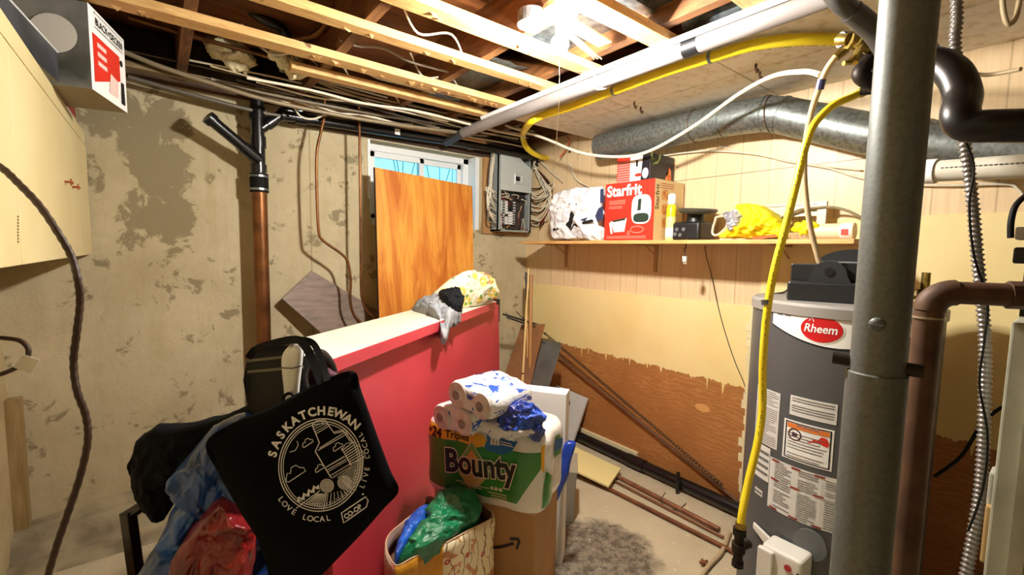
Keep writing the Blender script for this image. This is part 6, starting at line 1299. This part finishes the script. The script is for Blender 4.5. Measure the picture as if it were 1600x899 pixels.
m = MB(); m.poly2([(Lb * .80, .02), (Lb * .92, .02), (Lb * .90, .10), (Lb * .82, .10)], f, 1); m.poly2(ell(Lb * .85, .17, .012, .012), f, 1); mk('dark_picture', m, Mdk, pb)
m = MB()
for k in range(3): m.poly2([(.05, .17 - k * .03), (.12, .17 - k * .03), (.12, .155 - k * .03), (.05, .155 - k * .03)], f, 1)
m.poly2([(Lb * .45, .03), (Lb * .7, .03), (Lb * .72, .09), (Lb * .5, .1)], f, 1); mk('white_print', m, mat('print_pink2', '#f3c9bf'), pb)
# photo disc on the left face
f = Fr(o0 - dx_ * .0015, -pr if (-pr).dot(Bv) < 0 else pr, (0, 0, 1))
m = MB(); m.disc(o0 - dx_ * .002 + pr * .09 + V(0, 0, .16), -dx_, .06, 28); mk('photo_disc', m, mat('photo_pale', '#d9d5cc', .5), pb)
g0 = hor(40, 0, 1.985); g1 = hor(125, 100, 1.985); gd = (g1 - g0); gd.z = 0; gl = gd.length; gd.normalize(); g1 = V(g1.x, g1.y, CZ1 + .001) - gd * .04; g0 = V(g0.x, g0.y, CZ1 + .001) - gd * .5; g0 += pr * .045; g1 += pr * .045
tb_ = thing('storage_box', (g0 + g1) / 2, 'dark grey flat box lying on the cabinet in front of the appliance carton', 'box')
m = MB(); m.plate([g0, g1, g1 + pr * .22 , g0 + pr * .22], (0, 0, .092)); mk('tray', m, mat('tray_grey', '#4c4d52', .35, c2='#2a2a2e', scale=4, world=True), tb_, bevel=.003)
m = MB(); m.tube([g0 + V(0, 0, .094), g1 + V(0, 0, .094)], .0025, 6); mk('rim', m, M_white, tb_)
m = MB(); m.bb((-.53, 2.42, CZ1 + .001), (-.27, 2.80, CZ1 + .085)); rb = thing('red_carton', (-.4, 2.6, CZ1), 'small red and white carton at the far end of the cabinet top', 'box'); mk('carton', m, [Mwh], rb, bevel=.002)
m = MB(); m.bb((-.2695, 2.42, CZ1 + .04), (-.268, 2.80, CZ1 + .085)); m.bb((-.53, 2.4185, CZ1 + .03), (-.27, 2.4195, CZ1 + .085)); mk('red_band', m, mat('dark_red', '#8f1f1c', .5), rb)
# ================================================================ loose cords at the left
cpx = [(-30, 246, .74), (2, 262, .74), (30, 288, .74), (62, 322, .74), (92, 366, .74), (112, 402, .75), (122, 440, .75), (125, 475, .76), (120, 520, .76), (115, 565, .77), (120, 610, .77), (134, 650, .78), (137, 690, .78), (125, 745, .78), (105, 805, .78), (88, 855, .78), (72, 910, .78), (60, 960, .78)]
pts = [P(*p) for p in cpx]; c_ = cat(pts, 12); rad = [.0050 + .0006 * ((i // 2) % 2) for i in range(len(c_))]
m = MB(); m.tube(c_, rad, 10); tag(mk('extension_cord', m, mat('cord_brown2', '#3a2413', .55), smooth=True, auto=180), 'long twisted brown cord hanging in the left foreground', 'cord')
tg = thing('tagged_cord', P(40, 575, .9), 'short dark cord with a white paper tag at the left edge', 'cord')
m = MB(); m.tube(cat([P(-20, 527, .9), P(10, 529, .9), P(32, 533, .9), P(44, 545, .9), P(42, 560, .9), P(30, 572, .9), P(10, 582, .9), P(-15, 590, .9)], 8), .0045, 10); mk('cord', m, mat('cord_brown2', '#3a2413'), tg, smooth=True)
m = MB(); m.plate([P(20, 574, .89), P(36, 554, .89), P(62, 563, .89), P(48, 585, .89)], away * .001); mk('paper_tag', m, Mwh, tg)
# ================================================================ groups of repeated things
def grp(test, g):
    os_ = [o for o in S.objects if o.parent is None and o.get('label') and test(o)]
    if len(os_) > 1:
        for o in os_: o['group'] = g
grp(lambda o: o.name.startswith('wooden_stick'), 'sticks leaning in the far corner')
grp(lambda o: o.name.startswith('ceiling_hook'), 'hooks in the ceiling tiles')
grp(lambda o: o.name.startswith('metal_bar'), 'dark metal bars in the far corner')
grp(lambda o: o.name.startswith('insulation'), 'insulation tufts between the joists')
grp(lambda o: o.name.startswith('tissue_pack'), 'toilet roll packs on the paper towels')
grp(lambda o: 'bundle above the window' in o['label'], 'cables bundled above the window')
grp(lambda o: 'thin white wires' in o['label'], 'thin wires right of the bulb')
grp(lambda o: 'stapled across the panelling' in o['label'], 'white cables stapled across the panelling')
grp(lambda o: o.name.startswith('copper_tube'), 'copper tubes hanging by the window')
grp(lambda o: 'pipe on the floor' in o['label'] or 'pipe lying nearest' in o['label'], 'thin pipes lying on the floor')
